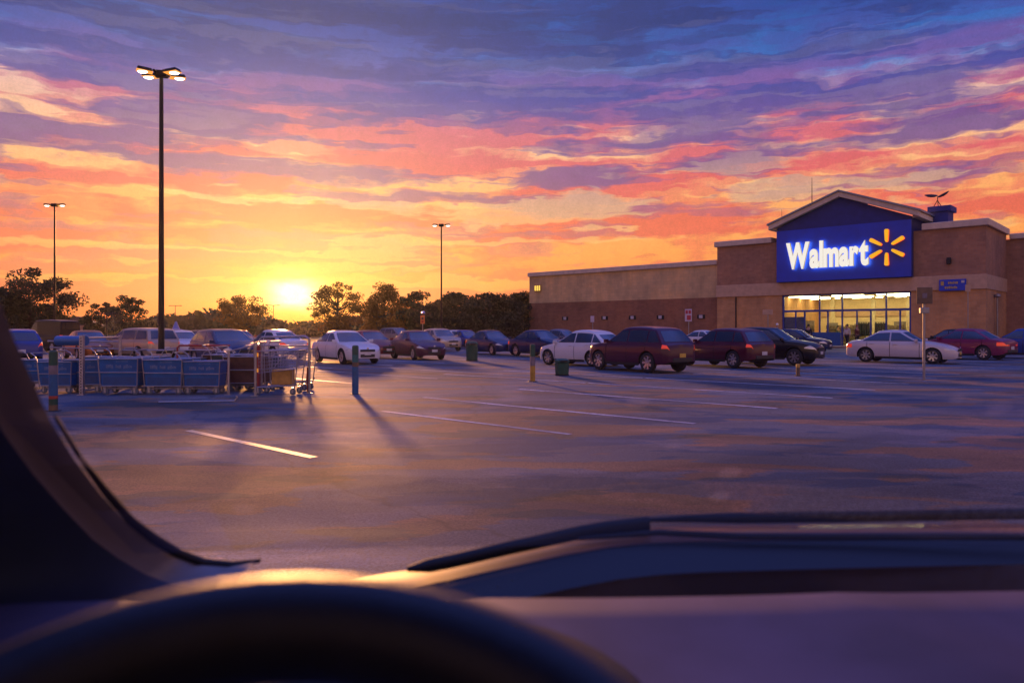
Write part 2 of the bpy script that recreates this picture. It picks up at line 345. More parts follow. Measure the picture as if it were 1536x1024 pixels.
TYPES = {
 'sedan': dict(L=4.55, W=1.78, ax=(1.38, -1.34), r=.325, rock=.20,
    top=[(-2.275, .74), (-2.2, .90), (-2.0, .985), (-1.5, 1.02), (0, .98), (.95, .97), (1.5, .885), (1.95, .765), (2.18, .66), (2.275, .54)],
    sh=[(-2.275, .68), (-2.15, .86), (-1.5, .945), (0, .915), (.9, .90), (1.5, .83), (1.95, .715), (2.18, .60), (2.275, .48)],
    zl=[(-2.275, .36), (-2.1, .26), (-1.5, .22), (1.5, .20), (2.1, .20), (2.275, .26)],
    cab=dict(f0=1.05, r0=-1.80, f1=.22, r1=-1.02, w0=.80, w1=.585, z0=.90, z1=1.385, crown=1.455, bf=.16, br=.12), bp=(-.32,), doors=(.88, -.32, -1.28), lamp=(.56, .69), tail=(.66, .82)),
 'hatch': dict(L=4.2, W=1.76, ax=(1.30, -1.24), r=.325, rock=.21,
    top=[(-2.1, .72), (-2.06, .92), (-1.9, .99), (-1.4, 1.02), (0, 1.0), (.9, .99), (1.45, .90), (1.85, .78), (2.03, .66), (2.1, .54)],
    sh=[(-2.1, .66), (-2.02, .90), (-1.4, 1.0), (0, .955), (.9, .92), (1.45, .85), (1.85, .73), (2.03, .61), (2.1, .48)],
    zl=[(-2.1, .36), (-1.95, .28), (-1.5, .22), (1.5, .21), (1.95, .21), (2.1, .26)],
    arc=.10, cab=dict(f0=1.10, r0=-2.02, f1=.22, r1=-1.42, w0=.80, w1=.59, z0=.93, z1=1.46, crown=1.535, bf=.18, br=.12), bp=(-.28, -1.22), doors=(.85, -.28, -1.20), lamp=(.58, .72), tail=(.80, 1.0)),
 'suv': dict(L=4.5, W=1.84, ax=(1.36, -1.32), r=.36, rock=.27,
    top=[(-2.25, .74), (-2.2, 1.0), (-2.05, 1.07), (-1.4, 1.09), (0, 1.09), (.95, 1.10), (1.55, 1.03), (1.98, .93), (2.18, .80), (2.25, .62)],
    sh=[(-2.25, .70), (-2.16, .98), (-1.4, 1.06), (0, 1.03), (.95, 1.02), (1.55, .97), (1.98, .87), (2.18, .74), (2.25, .56)],
    zl=[(-2.25, .40), (-2.05, .32), (-1.5, .28), (1.5, .27), (2.05, .27), (2.25, .33)],
    arc=.07, cab=dict(f0=1.12, r0=-2.15, f1=.28, r1=-1.70, w0=.83, w1=.645, z0=1.01, z1=1.57, crown=1.64, bf=.16, br=.10), bp=(-.26, -1.28), doors=(.88, -.26, -1.24), lamp=(.68, .82), tail=(.86, 1.10)),
 'minivan': dict(L=4.85, W=1.92, ax=(1.50, -1.45), r=.345, rock=.24,
    top=[(-2.42, .74), (-2.38, 1.0), (-2.2, 1.07), (-1.4, 1.09), (0, 1.09), (1.2, 1.08), (1.75, .98), (2.15, .85), (2.35, .72), (2.42, .58)],
    sh=[(-2.42, .70), (-2.34, .98), (-1.4, 1.06), (0, 1.03), (1.2, 1.0), (1.75, .91), (2.15, .79), (2.35, .66), (2.42, .52)],
    zl=[(-2.42, .38), (-2.2, .30), (-1.6, .25), (1.6, .24), (2.2, .24), (2.42, .30)],
    cab=dict(f0=1.42, r0=-2.32, f1=.45, r1=-2.05, w0=.87, w1=.71, z0=1.01, z1=1.62, crown=1.69, bf=.20, br=.10), bp=(.1, -1.1), doors=(1.15, .1, -1.1), lamp=(.66, .80), tail=(.86, 1.25)),
 'van': dict(L=5.0, W=1.98, ax=(1.62, -1.45), r=.35, rock=.28,
    top=[(-2.5, .9), (-2.46, 1.15), (-2.3, 1.22), (-1.4, 1.22), (0, 1.22), (1.5, 1.22), (1.95, 1.12), (2.28, .98), (2.44, .84), (2.5, .62)],
    sh=[(-2.5, .86), (-2.44, 1.12), (-1.4, 1.18), (0, 1.16), (1.5, 1.14), (1.95, 1.05), (2.28, .92), (2.44, .78), (2.5, .56)],
    zl=[(-2.5, .42), (-2.3, .34), (-1.6, .29), (1.6, .28), (2.3, .28), (2.5, .34)],
    cab=dict(f0=1.75, r0=-2.44, f1=.86, r1=-2.36, w0=.92, w1=.83, z0=1.14, z1=2.08, crown=2.16, bf=.16, br=.05), bp=(.35,), doors=(1.25, .25, -.9), lamp=(.72, .92), tail=(.9, 1.35)),
}
WPROF = curve([(0, .93), (.22, .985), (.5, 1.0), (.8, .985), (1.0, .935)])
def make_car(kind):
    T = TYPES[kind]; L = T['L']; W = T['W'] / 2; hl = L / 2; r = T['r']; ar = r + .055
    top = curve(T['top']); sh = curve(T['sh']); zl = curve(T['zl'])
    wid = curve([(-hl, W * .62), (-hl + .06, W * .80), (-hl + .25, W * .93), (-hl + .8, W * .99), (0, W), (hl - .9, W * .985), (hl - .42, W * .92), (hl - .16, W * .76), (hl - .05, W * .60), (hl, W * .46)])
    root = empty(kind + '_car', (0, 0, 0))
    d0, d1, d2 = T['doors']; gap = .011
    xs = set(np.linspace(-hl, hl, 46)); 
    for a in T['ax']:
        for k in np.linspace(-1, 1, 17): xs.add(a + ar * math.sin(k * math.pi / 2))
    for d in T['doors']: xs.add(d - gap); xs.add(d + gap)
    for k in (.02, .05, .10): xs.add(hl - k); xs.add(-hl + k)
    xs = sorted(xs)
    def low(xx):
        zz = zl(xx)
        for a in T['ax']:
            if abs(xx - a) < ar: zz = max(zz, r + math.sqrt(max(0, ar * ar - (xx - a) ** 2)))
        return zz
    def side(xx, zz):
        q = (zz - T['rock']) / (sh(xx) - T['rock']); return wid(xx) * WPROF(min(1, max(0, q)))
    NS = 9
    def section(xx, sg):
        a, b = low(xx), sh(xx); pts = []
        for k in range(NS + 1):
            zz = a + (b - a) * k / NS; pts.append(Vector((xx, sg * side(xx, zz), zz)))
        ys = side(xx, b)
        for k in (.9, .75, .5, .25, 0): pts.append(Vector((xx, sg * ys * k, b + (top(xx) - b) * (1 - k ** 2.2))))
        return pts
    body = MB(); doors = {}
    for sg in (1, -1):
        secs = [section(xx, sg) for xx in xs]
        for i in range(len(xs) - 1):
            mid = (xs[i] + xs[i + 1]) / 2
            inseam = any(abs(mid - d) < gap * .6 for d in T['doors'])
            key = None
            if d1 < mid < d0: key = (sg, 0)
            elif d2 < mid < d1: key = (sg, 1)
            for k in range(len(secs[0]) - 1):
                q = [secs[i][k], secs[i + 1][k], secs[i + 1][k + 1], secs[i][k + 1]]
                if sg < 0: q.reverse()
                if k < NS and inseam: continue
                if key and k < NS:
                    doors.setdefault(key, MB()).add(q, [(0, 1, 2, 3)])
                else: body.add(q, [(0, 1, 2, 3)])
    for xx in (-hl, hl):                                # close the two ends
        a = section(xx, 1); b = section(xx, -1)
        for k in range(len(a) - 1): body.add([a[k], a[k + 1], b[k + 1], b[k]], [(0, 1, 2, 3)])
    # greenhouse
    C = T['cab']
    def xf(t): return C['f0'] + (C['f1'] - C['f0']) * (t + .10 * t * (1 - t))
    def xr(t): return C['r0'] + (C['r1'] - C['r0']) * (t - .12 * t * (1 - t))
    def ww(t): return C['w0'] + (C['w1'] - C['w0']) * (t ** 1.15)
    def zz_(t): return C['z0'] + (C['z1'] - C['z0']) * t
    xm_ = (C['f1'] + C['r1']) / 2 + .15; hh_ = (C['f1'] - C['r1']) / 2 + .15
    def drop(xx, t): return -t * t * T.get('arc', .055) * min(2.2, ((xx - xm_) / hh_) ** 2)
    def front_pt(u, t): yy = u * ww(t); return Vector((xf(t) - C['bf'] * u * u, yy, zz_(t) + .02 * (1 - u * u) * t + drop(xf(t), t)))
    def rear_pt(u, t): yy = u * ww(t); return Vector((xr(t) + C['br'] * u * u, yy, zz_(t) + .02 * (1 - u * u) * t + drop(xr(t), t)))
    def side_pt(xx, t, sg): return Vector((xx, sg * (ww(t) + .02 * math.sin(math.pi * min(1, max(0, (xx - C['r0']) / (C['f0'] - C['r0']))))), zz_(t) + drop(xx, t)))
    US = np.linspace(-1, 1, 13); TS = [0, .2, .4, .6, .8, .93, 1.0]
    def ring(t, sc=1.0, dz=0.0):
        pts = [front_pt(u, t) for u in US]
        a, b = xf(t) - C['bf'], xr(t) + C['br']
        pts += [side_pt(a + (b - a) * k / 10, t, 1) for k in range(1, 10)]
        pts += [rear_pt(u, t) for u in US[::-1]]
        pts += [side_pt(b + (a - b) * k / 10, t, -1) for k in range(1, 10)]
        if sc != 1.0 or dz:
            cxx = (xf(1) + xr(1)) / 2
            pts = [Vector((cxx + (p.x - cxx) * sc, p.y * sc, p.z * sc ** .5 + C['z1'] * (1 - sc ** .5) + dz)) for p in pts]
        return pts
    rings = [ring(t) for t in TS] + [ring(1, s_, (C['crown'] - C['z1']) * q) for s_, q in ((.97, .30), (.90, .58), (.7, .85), (.4, .97), (.05, 1.0))]
    for i in range(len(rings) - 1):
        n = len(rings[0])
        for k in range(n): body.add([rings[i][k], rings[i][(k + 1) % n], rings[i + 1][(k + 1) % n], rings[i + 1][k]], [(0, 1, 2, 3)])
    paint0 = paintjob('white', (.70, .69, .68, 1), 0)
    body.add(rings[-1], [tuple(range(len(rings[-1])))])
    body.build('body', paint0, root, smooth=38)
    for key, mb in sorted(doors.items()):
        d = mb.build('door', paint0, root, smooth=38)
        xh = (d1 if key[1] == 0 else d2) + .13
        zh = sh(xh) - .10
        hb = MB(); hb.box((xh + .08, key[0] * (side(xh, zh) + .012), zh), (.18, .03, .03)); hb.build('handle', paint0, d, bevel=.008)
    un = MB()                                            # floor pan and wheel wells
    un.box((0, 0, (T['rock'] + .60) / 2 + .03), (L * .86, 2 * (W - .30), .60 - T['rock'])); un.span((T['ax'][1] + ar + .02, -(W - .07), T['rock'] + .03), (T['ax'][0] - ar - .02, W - .07, C['z0'] - .12)); un.build('underbody', M_under, root)
    def patch(fn, us, vs): return [[fn(u, vv_) for vv_ in vs] for u in us]
    off = .008
    ws = MB(); ws.grid([[front_pt(u, t) + Vector((off, 0, off)) for t in np.linspace(.10, .94, 6)] for u in np.linspace(-.90, .90, 13)]); ws.build('windscreen', M_glass, root, smooth=50)
    rw = MB(); t0 = .42 if kind in ('van',) else .14
    rw.grid([[rear_pt(u, t) + Vector((-off, 0, off * .6)) for t in np.linspace(t0, .90, 6)] for u in np.linspace(-.84, .84, 11)]); rw.build('rear_window', M_glass, root, smooth=50)
    cuts = [C['f0']] + [b for b in T['bp']] + [C['r0']]
    for sg in (1, -1):
        for i in range(len(cuts) - 1):
            if kind == 'van' and i > 0: continue
            a, b = cuts[i] - .03, cuts[i + 1] + .03
            mb = MB(); rows = []
            for t in np.linspace(.12, .88, 7):
                fc, rc = xf(t) - C['bf'] - .09, xr(t) + C['br'] + .10
                hi_, lo_ = min(a, fc), max(b, rc)
                if hi_ < lo_ + .02: hi_ = lo_ + .02
                rows.append([side_pt(lo_ + (hi_ - lo_) * k / 8, t, sg) + Vector((0, sg * off, 0)) for k in range(9)])
            mb.grid(rows); mb.build('side_window', M_glass, root, smooth=50)
        # mirror
        mb = MB(); mx = C['f0'] - .30; my = side(mx, C['z0']) - .02
        mb.box((mx, sg * (my + .10), C['z0'] + .09), (.11, .20, .13)); mb.box((mx + .01, sg * (my + .0), C['z0'] + .05), (.06, .10, .05))
        mb.build('wing_mirror', paint0, root, bevel=.03)
        # lamps follow the body's corners
        za, zb = T['lamp']
        def lp(xx, zz): return Vector((xx + .006, sg * (side(xx, zz) + .006), zz))
        mb = MB(); rows = []
        for xx in np.linspace(hl - .46, hl - .03, 9):
            f = (xx - (hl - .46)) / .43; tip = sh(xx) - .012
            rows.append([lp(xx, min(tip, za + .05 * (1 - f) + (zb + .05 * (1 - f) - za - .05 * (1 - f)) * k / 4 * (.25 + .75 * min(1, f * 2.2)))) for k in range(5)])
        ye = side(hl - .03, za); rows += [[Vector((hl - .03 + .036 * f, sg * ye * (1 - .30 * f), r_.z)) for r_ in rows[-1]] for f in (.5, 1)]
        mb.grid(rows); mb.build('headlight', M_head, root, smooth=50)
        za, zb = T['tail']
        mb = MB(); rows = []
        for xx in np.linspace(-hl + .025, -hl + (.34 if kind == 'sedan' else .24), 8):
            rows.append([Vector((xx - .006, sg * (side(xx, min(zz, sh(xx))) + .007), min(zz, sh(xx) - .01))) for zz in np.linspace(za, zb, 5)])
        ye = side(-hl, za); rows = [[Vector((-hl - .010, sg * ye * q_, r_.z)) for r_ in rows[0]] for q_ in (.62, .8, .98)] + rows
        mb.grid(rows); mb.build('tail_light', M_tail, root, smooth=50)
        if kind in ('hatch', 'suv', 'minivan', 'van'):   # upper tail lamps climb the rear corner pillars
            pass
    # front and rear details
    fz = zl(hl) ; wg = W * .46
    mb = MB(); mb.box((hl + .004, 0, T['lamp'][0] + .03), (.02, wg * 1.75, .10)); 
    mb.build('grille', M_trim, root, bevel=.006)
    mb = MB(); mb.box((hl + .003, 0, fz + .11), (.022, wg * 1.70, .13)); mb.build('lower_grille', M_trim, root, bevel=.01)
    mb = MB(); mb.box((hl + .018, 0, fz + .20), (.012, .31, .12)); mb.build('licence_plate', M_plate, root)
    mb = MB(); mb.box((-hl - .016, 0, .56 if kind == 'sedan' else .62), (.012, .31, .14)); mb.build('licence_plate', M_plate, root)
    mb = MB(); mb.box((-hl - .004, 0, zl(-hl) + .06), (.05, W * 1.10, .14)); mb.build('bumper', M_trim, root, bevel=.02)
    mb = MB(); mb.lathe([(.0, .0), (.05, .0), (.05, .012), (0, .016)], 14, 'X', (hl + .008, 0, T['lamp'][1] - .015)); mb.build('badge', M_chrome, root)
    for sg in (1, -1):
        mb = MB(); rows = []
        for xx in np.linspace(T['ax'][1] + ar + .02, T['ax'][0] - ar - .02, 8):
            rows.append([Vector((xx, sg * (side(xx, z_) + .006), z_)) for z_ in (zl(xx) - .03, zl(xx) + .07)])
        mb.grid(rows); mb.build('sill', M_trim, root)
        for a in T['ax']:
            we = empty('wheel', (a, sg * (W - .13), r)); we.parent = root
            if sg < 0: we.rotation_euler = (0, 0, math.pi)
            tw = .20
            mb = MB(); mb.lathe([(r * .66, .5 * tw), (r * .90, .5 * tw), (r * .97, .42 * tw), (r, .25 * tw), (r, -.25 * tw), (r * .97, -.42 * tw), (r * .90, -.5 * tw), (r * .62, -.5 * tw)], 28, 'Y'); mb.build('tyre', M_tyre, we, smooth=40)
            mb = MB(); ri = r * .68
            mb.lathe([(ri, .46 * tw), (ri * .93, .47 * tw), (ri * .90, .30 * tw), (ri * .90, .02)], 28, 'Y')
            mb.lathe([(0.001, .40 * tw), (ri * .20, .40 * tw), (ri * .24, .30 * tw)], 14, 'Y')
            for k in range(7):
                th = 2 * math.pi * k / 7; dr = Vector((math.cos(th), 0, math.sin(th))); tn = Vector((-math.sin(th), 0, math.cos(th)))
                p = []
                for rr_, hw, yy in ((ri * .18, .030, .38 * tw), (ri * .92, .042, .44 * tw)):
                    for s_ in (-1, 1): p.append(dr * rr_ + tn * hw * s_ * r / .325 + Vector((0, yy, 0)))
                q = [k_ - Vector((0, .03, 0)) for k_ in p]
                mb.add(p + q, [(0, 1, 3, 2), (0, 2, 6, 4), (1, 5, 7, 3)])
            mb.build('rim', M_rim, we, smooth=40)
            mb = MB(); mb.lathe([(0.001, -.02), (ri * .92, -.02)], 20, 'Y'); mb.build('brake_disc', M_under, we)
    return root
PROTO = {}
def first_cars():
    for k in TYPES: PROTO[k] = [make_car(k), False]
first_cars()
PAINTED = ('body', 'door', 'handle', 'wing_mirror')
ALL_CARS = []
def car(kind, px, Y, head, mat, label, scale=(1, 1, 1), name=None, group='cars parked on the lot', hub=None, plate=None, cat='car'):
    proto, used = PROTO[kind]
    c = copy_tree(proto)
    c.name = name or {'sedan': 'sedan_car', 'hatch': 'hatchback_car', 'suv': 'sport_utility_car', 'minivan': 'minivan', 'van': 'cargo_van'}[kind]
    c.location = (gx(px, Y), Y, 0.004); c.rotation_euler = (0, 0, R(head)); c.scale = scale
    def walk(o):
        nm = o.name.split('.')[0]
        if nm in PAINTED and o.type == 'MESH':
            o.material_slots[0].link = 'OBJECT'; o.material_slots[0].material = mat
        if plate and nm == 'licence_plate':
            o.material_slots[0].link = 'OBJECT'; o.material_slots[0].material = plate
        for k in o.children: walk(k)
    walk(c); tag(c, label, cat, group); ALL_CARS.append(c)
    return c
P = paintjob
white = P('pearl', (.66, .64, .62, 1), 0, .25); silver = P('silver', (.42, .42, .44, 1), .6, .3)
maroon = P('maroon', (.075, .006, .022, 1), 0); wine = P('wine', (.20, .010, .065, 1), 0); plum = P('plum', (.060, .007, .030, 1), 0)
navy = P('navy', (.007, .020, .085, 1), 0); blue = P('blue', (.014, .050, .26, 1), .15); black = P('black', (.010, .010, .014, 1), .1)
copper = P('copper', (.38, .11, .025, 1), .4); sand = P('sand', (.46, .36, .26, 1), .4); grey = P('grey', (.16, .16, .18, 1), .5); redd = P('red', (.16, .014, .012, 1), .1)
F, B = -43, 137
car('sedan', 519, 33.3, F - 9, white, 'white sedan facing us, right beside the shopping carts', (.93, .97, 1.0))
car('sedan', 556, 39.6, F - 10, redd, 'dark red car half hidden behind the white sedan near the carts', (.93, .97, 1.0))
car('sedan', 626, 37.6, F - 15, plum, 'dark maroon sedan facing us with a blue windscreen and red fog lamps', (.88, .95, 1.0))
car('suv', 661, 52.0, F - 14, sand, 'pale tan car facing us behind the maroon sedan, left of the tall green bin', (.85, .95, .96))
car('sedan', 684, 66.0, F - 14, white, 'small far white car just left of the tall green bin', (.85, .95, 1))
car('sedan', 738, 44.5, F - 13, navy, 'dark blue sedan facing us directly right of the tall green bin', (.88, .95, 1.0))
car('sedan', 700, 60.0, F - 10, blue, 'far blue car peeking out behind the tall green bin', (.85, .95, 1))
car('sedan', 812, 41.0, F - 6, navy, 'navy sedan between the dark blue sedan and the white hatchback', (.92, .97, 1.02))
car('hatch', 873, 31.0, B - 2, white, 'white hatchback parked behind the low green bin', (.93, .97, .97))
car('suv', 958, 26.9, B - 12, plum, 'dark purple red sport utility car showing its rear, nearest car in the middle', (.93, .95, .985), plate=M_plate_y)
car('suv', 1086, 29.9, B - 16, maroon, 'maroon sport utility car seen from behind, right of the nearest purple red one', (.90, .93, .95))
car('suv', 1158, 32.2, F + 2, black, 'black sport utility car facing right, left of the store entrance', (.93, .97, .98))
car('sedan', 1354, 33.6, F + 1, P('champagne', (.60, .54, .53, 1), .1, .28), 'pearl white sedan seen side on in front of the store doors', (1.0, 1, 1.02), plate=M_plate_y)
car('sedan', 1444, 37.6, B - 14, wine, 'wine red sedan behind the thin sign post at the right', (1.0, 1, 1.07))
car('sedan', 1532, 38.6, B - 8, blue, 'bright blue sedan cut off by the right edge of the photo', (1.0, 1, 1.07))
car('van', 76, 50.0, 168, black, 'dark cargo van taller than all other cars, far left', (.66, .95, 1.0), cat='van')
car('suv', 22, 33.0, B - 6, blue, 'blue car at the far left edge, half hidden by the windscreen pillar', (.9, .95, .93))
car('sedan', 133, 38.0, F - 4, copper, 'copper orange car behind the blue carts at the left', (.93, .97, 1.0))
car('minivan', 208, 37.5, B + 12, sand, 'sand coloured minivan seen from behind, just left of the tall lamp post', (.95, .97, .94), cat='minivan')
car('hatch', 274, 46.0, F - 4, white, 'white car right behind the tall lamp post', (.93, .97, .95))
car('hatch', 266, 66.0, F, blue, 'small far blue car behind the white car at the lamp post', (.9, .95, 1))
car('sedan', 296, 58.0, B, black, 'small far black car between the lamp post and the navy car', (.9, .95, 1))
car('suv', 340, 30.5, F - 4, navy, 'navy car facing us directly behind the blue shopping carts', (.95, .97, .93))
car('sedan', 361, 56.0, F, copper, 'small far orange lit car left of the white sedan behind the wire cart', (.9, .95, 1))
car('sedan', 410, 38.0, B + 4, white, 'white sedan seen from behind, behind the wire shopping cart', (.90, .95, 1.03))
car('minivan', 596, 74.0, F, grey, 'far grey minivan below the trees left of the orange sign', (.9, .95, 1), cat='minivan')
car('hatch', 832, 58.0, B, grey, 'far grey hatchback along the brick wall above the navy sedan', (.9, .95, 1))
car('sedan', 1060, 56.0, F, white, 'far white car along the brick wall left of the black car', (.9, .95, 1))
car('suv', 1196, 47.0, F + 2, navy, 'dark navy car right behind the black car near the doors', (.9, .95, .93))
car('hatch', 1420, 50.0, B, black, 'black car behind the wine red sedan close to the store', (.9, .95, 1))
car('suv', 1560, 48.0, B, navy, 'dark car behind the bright blue sedan at the far right', (.9, .95, .93))
for k, (pr, _) in PROTO.items():                        # the originals leave the scene
    def kill(o):
        for c in list(o.children): kill(c)
        bpy.data.objects.remove(o)
    kill(pr)

# ------------------------------------------------------------------ store
def brick(name, c1, c2, mortar, scale=1.0):
    mt, nt, b = new_mat(name); tc = nt.new('ShaderNodeTexCoord').outputs['Object']
    X, Y_, Z = nt.sep(tc); vec = nt.xyz(nt.m('ADD', X, Y_), Z, 0.0)
    br = nt.new('ShaderNodeTexBrick'); nt.l.new(vec, br.inputs['Vector'])
    br.inputs['Color1'].default_value = c1; br.inputs['Color2'].default_value = c2; br.inputs['Mortar'].default_value = mortar
    br.inputs['Scale'].default_value = 1.0; br.inputs['Mortar Size'].default_value = .012; br.inputs['Brick Width'].default_value = .40 * scale; br.inputs['Row Height'].default_value = .20 * scale
    big = nt.noise(tc, .35, 5, .6); st = nt.noise(nt.xyz(nt.m('ADD', X, Y_), nt.m('MULTIPLY', Z, .25), 0.0), 1.3, 4, .6)
    c = nt.mix(1.0, br.outputs[0], nt.ramp(big, [(.3, (.72, .72, .76)), (.5, (1, 1, 1)), (.72, (1.25, 1.14, .98))]), 'MULTIPLY')
    c = nt.mix(1.0, c, nt.ramp(st, [(.3, (.85, .85, .85)), (.6, (1.06, 1.05, 1.03))]), 'MULTIPLY')
    nt.set(b.inputs['Base Color'], c); b.inputs['Roughness'].default_value = .85
    bn = nt.new('ShaderNodeBump'); bn.inputs['Strength'].default_value = .4; bn.inputs['Distance'].default_value = .01
    nt.set(bn.inputs['Height'], nt.m('SUBTRACT', 1.0, br.outputs['Fac'])); nt.l.new(bn.outputs[0], b.inputs['Normal'])
    return mt
M_bk_red = brick('brick_red', (.27, .115, .055, 1), (.34, .145, .07, 1), (.26, .17, .10, 1))
M_bk_dark = brick('brick_dark', (.34, .175, .095, 1), (.42, .22, .12, 1), (.33, .21, .13, 1))
M_bk_or = brick('brick_orange', (.52, .27, .10, 1), (.60, .32, .125, 1), (.48, .30, .15, 1))
M_tan = brick('block_tan', (.62, .42, .19, 1), (.70, .48, .22, 1), (.56, .40, .20, 1), 1.6)
M_band = pmat('band_render', (.58, .38, .22, 1), .8, var=.12, scale=2.5, bump=.3)
M_corn = pmat('cornice_render', (.66, .53, .37, 1), .75, var=.12, scale=2, bump=.2)
M_gable = pmat('gable_render', (.035, .042, .19, 1), .8, var=.15, scale=2, bump=.2)
M_roofm = pmat('roof_metal', (.20, .25, .33, 1), .4, metal=.5)
M_sign = pmat('sign_blue', (.008, .05, .50, 1), .45, var=.12, scale=1.2)
M_fr = pmat('frame_blue', (.012, .050, .32, 1), .35)
M_kick = pmat('kick_panel_blue', (.01, .09, .30, 1), .4)
M_gutter = pmat('membrane', (.10, .10, .11, 1), .8)
STORE = Vector((gx(1240, 64), 64, 0))
store = empty('store_building', STORE, R(-43), 'long brick superstore with a gabled blue sign bay and glazed doors', 'store')
def wall(a, b, mat, name='wall', bevel=0.0): mb = MB(); mb.span(a, b); return mb.build(name, mat, store, bevel=bevel)
XL, XM, XR = -34.8, -10.3, 11.8
wall((XL, .40, 0), (XM - .002, 40, 4.6), M_bk_red); wall((XL, .42, 4.6), (XM - .002, 40, 7.75), M_tan)
wall((XL - .15, .22, 7.75), (XM - .16, 40.2, 8.22), M_corn, 'cornice', .04)
GL, GR = -3.95, 6.65                                    # glazed opening
wall((XM, 0, 0), (GL, 9.6, 4.58), M_bk_or); wall((GR, 0, 0), (XR, 8, 4.58), M_bk_or)
wall((XM, .02, 5.70), (-4.22, 9.6, 9.38), M_bk_dark); wall((6.82, .02, 5.70), (XR, 8, 9.38), M_bk_dark)
wall((XM - .06, -.12, 4.58), (XR + .06, 8.05, 5.70), M_band, 'band', .03)
wall((XM - .22, -.22, 9.38), (-4.85, 9.8, 9.88), M_corn, 'cornice', .05); wall((7.45, -.22, 9.38), (XR + .22, 8.2, 9.90), M_corn, 'cornice', .05)
wall((-10.3, 9.6, 0), (11.0, 40, 9.3), M_bk_dark)
wall((11.0, 8, 0), (48, 40, 4.6), M_bk_dark); wall((11.0, 8.02, 4.6), (48, 40, 9.0), M_bk_dark)
wall((XR + .23, 7.82, 9.0), (48, 40.2, 9.45), M_corn, 'cornice', .05)
# gable
mb = MB(); mb.span((-4.2, -.40, 5.72), (6.8, 7, 10.30)); mb.build('sign_bay', M_gable, store)
mb = MB(); mb.prism([(-4.2, 10.302), (6.8, 10.302), (6.8, 10.55), (1.3, 12.72), (-4.2, 10.55)], -.42, 7); mb.build('gable_wall', M_gable, store)
for sg in (-1, 1):
    ex = 1.3 + sg * 6.15
    mb = MB(); mb.prism([(ex, 10.42), (1.3, 12.72), (1.3, 13.16), (ex, 10.90)], -.85, -.45); mb.build('gable_trim', M_corn, store, bevel=.03)
    mb = MB(); mb.prism([(ex + sg * .12, 10.84), (1.3, 13.17), (1.3, 13.30), (ex + sg * .12, 10.99)], -.95, 7.2); mb.build('roof', M_roofm, store)
    mb = MB(); mb.span((ex - sg * .02, -.44, 10.42), (ex - sg * .58, 7.1, 10.78)); mb.build('eave', M_corn, store)
# sign
sp = MB(); sp.span((-4.2, -.58, 5.72), (6.8, -.41, 10.28)); sign = sp.build('sign_panel', M_sign, store, bevel=.02)
M_let = emat('letter_face', (1.0, .93, .82, 1), .92); M_let_s = emat('letter_side', (1.0, .80, .52, 1), .42); M_let_b = emat('letter_halo', (.32, .66, 1.0, 1), 4.5)
M_spk = emat('emblem_face', (1.0, .47, .008, 1), .92); M_spk_s = emat('emblem_side', (1.0, .12, .015, 1), 1.2)
def letter(ch, size):
    cu = bpy.data.curves.new('glyph', 'FONT'); cu.body = ch; cu.size = size; cu.extrude = .11; cu.offset = .13; cu.resolution_u = 6
    ob = bpy.data.objects.new('glyph', cu); COL.objects.link(ob)
    dg = bpy.context.evaluated_depsgraph_get(); dg.update()
    me = bpy.data.meshes.new_from_object(ob.evaluated_get(dg)); bpy.data.objects.remove(ob); bpy.data.curves.remove(cu)
    return me
size = 3.02; metas = [(c, letter(c, size)) for c in 'Walmart']
sxl = .97; gap = .02; total = 0; bbs = []
for c, me in metas:
    xs_ = [q.co.x for q in me.vertices]; bbs.append((min(xs_), max(xs_))); total += max(xs_) - min(xs_)
WX0, WX1 = -3.15, 3.72
sxl = (WX1 - WX0 - gap * 6) / total; xcur = WX0
for (c, me), (a, b) in zip(metas, bbs):
    me.transform(Matrix(((sxl, 0, 0, xcur - a * sxl), (0, 0, -1, -.92), (0, 1, 0, 6.92), (0, 0, 0, 1))))
    xcur += (b - a) * sxl + gap
    me.materials.clear(); me.materials.append(M_let); me.materials.append(M_let_s); me.materials.append(M_let_b); me.update()
    for pl in me.polygons: pl.material_index = 0 if pl.normal.y < -.7 else (2 if pl.normal.y > .7 else 1)
    o = bpy.data.objects.new('letter', me); COL.objects.link(o); o.parent = sign
for k in range(6):
    th = R(90 + 60 * k); d = Vector((math.cos(th), 0, math.sin(th))); t = Vector((-math.sin(th), 0, math.cos(th)))
    out = []
    for rr_, hw in ((.48, .04), (.53, .10), (.66, .135), (1.48, .18), (1.60, .155), (1.64, .09)): out.append((rr_, hw))
    pts = [d * a + t * b for a, b in out] + [d * a - t * b for a, b in out[::-1]]
    c0 = Vector((5.06, -.92, 8.15)); pts = [p * .9 for p in pts]; n = len(pts); mb = MB()
    mb.add([c0 + p for p in pts] + [c0 + p + Vector((0, .24, 0)) for p in pts], [tuple(range(n))], 0)
    mb.f.append(tuple(range(2 * n - 1, n - 1, -1))); mb.mi.append(1)
    for i in range(n): mb.f.append((i, i + n, (i + 1) % n + n, (i + 1) % n)); mb.mi.append(1)
    mb.build('emblem_ray', [M_spk, M_spk_s], sign)
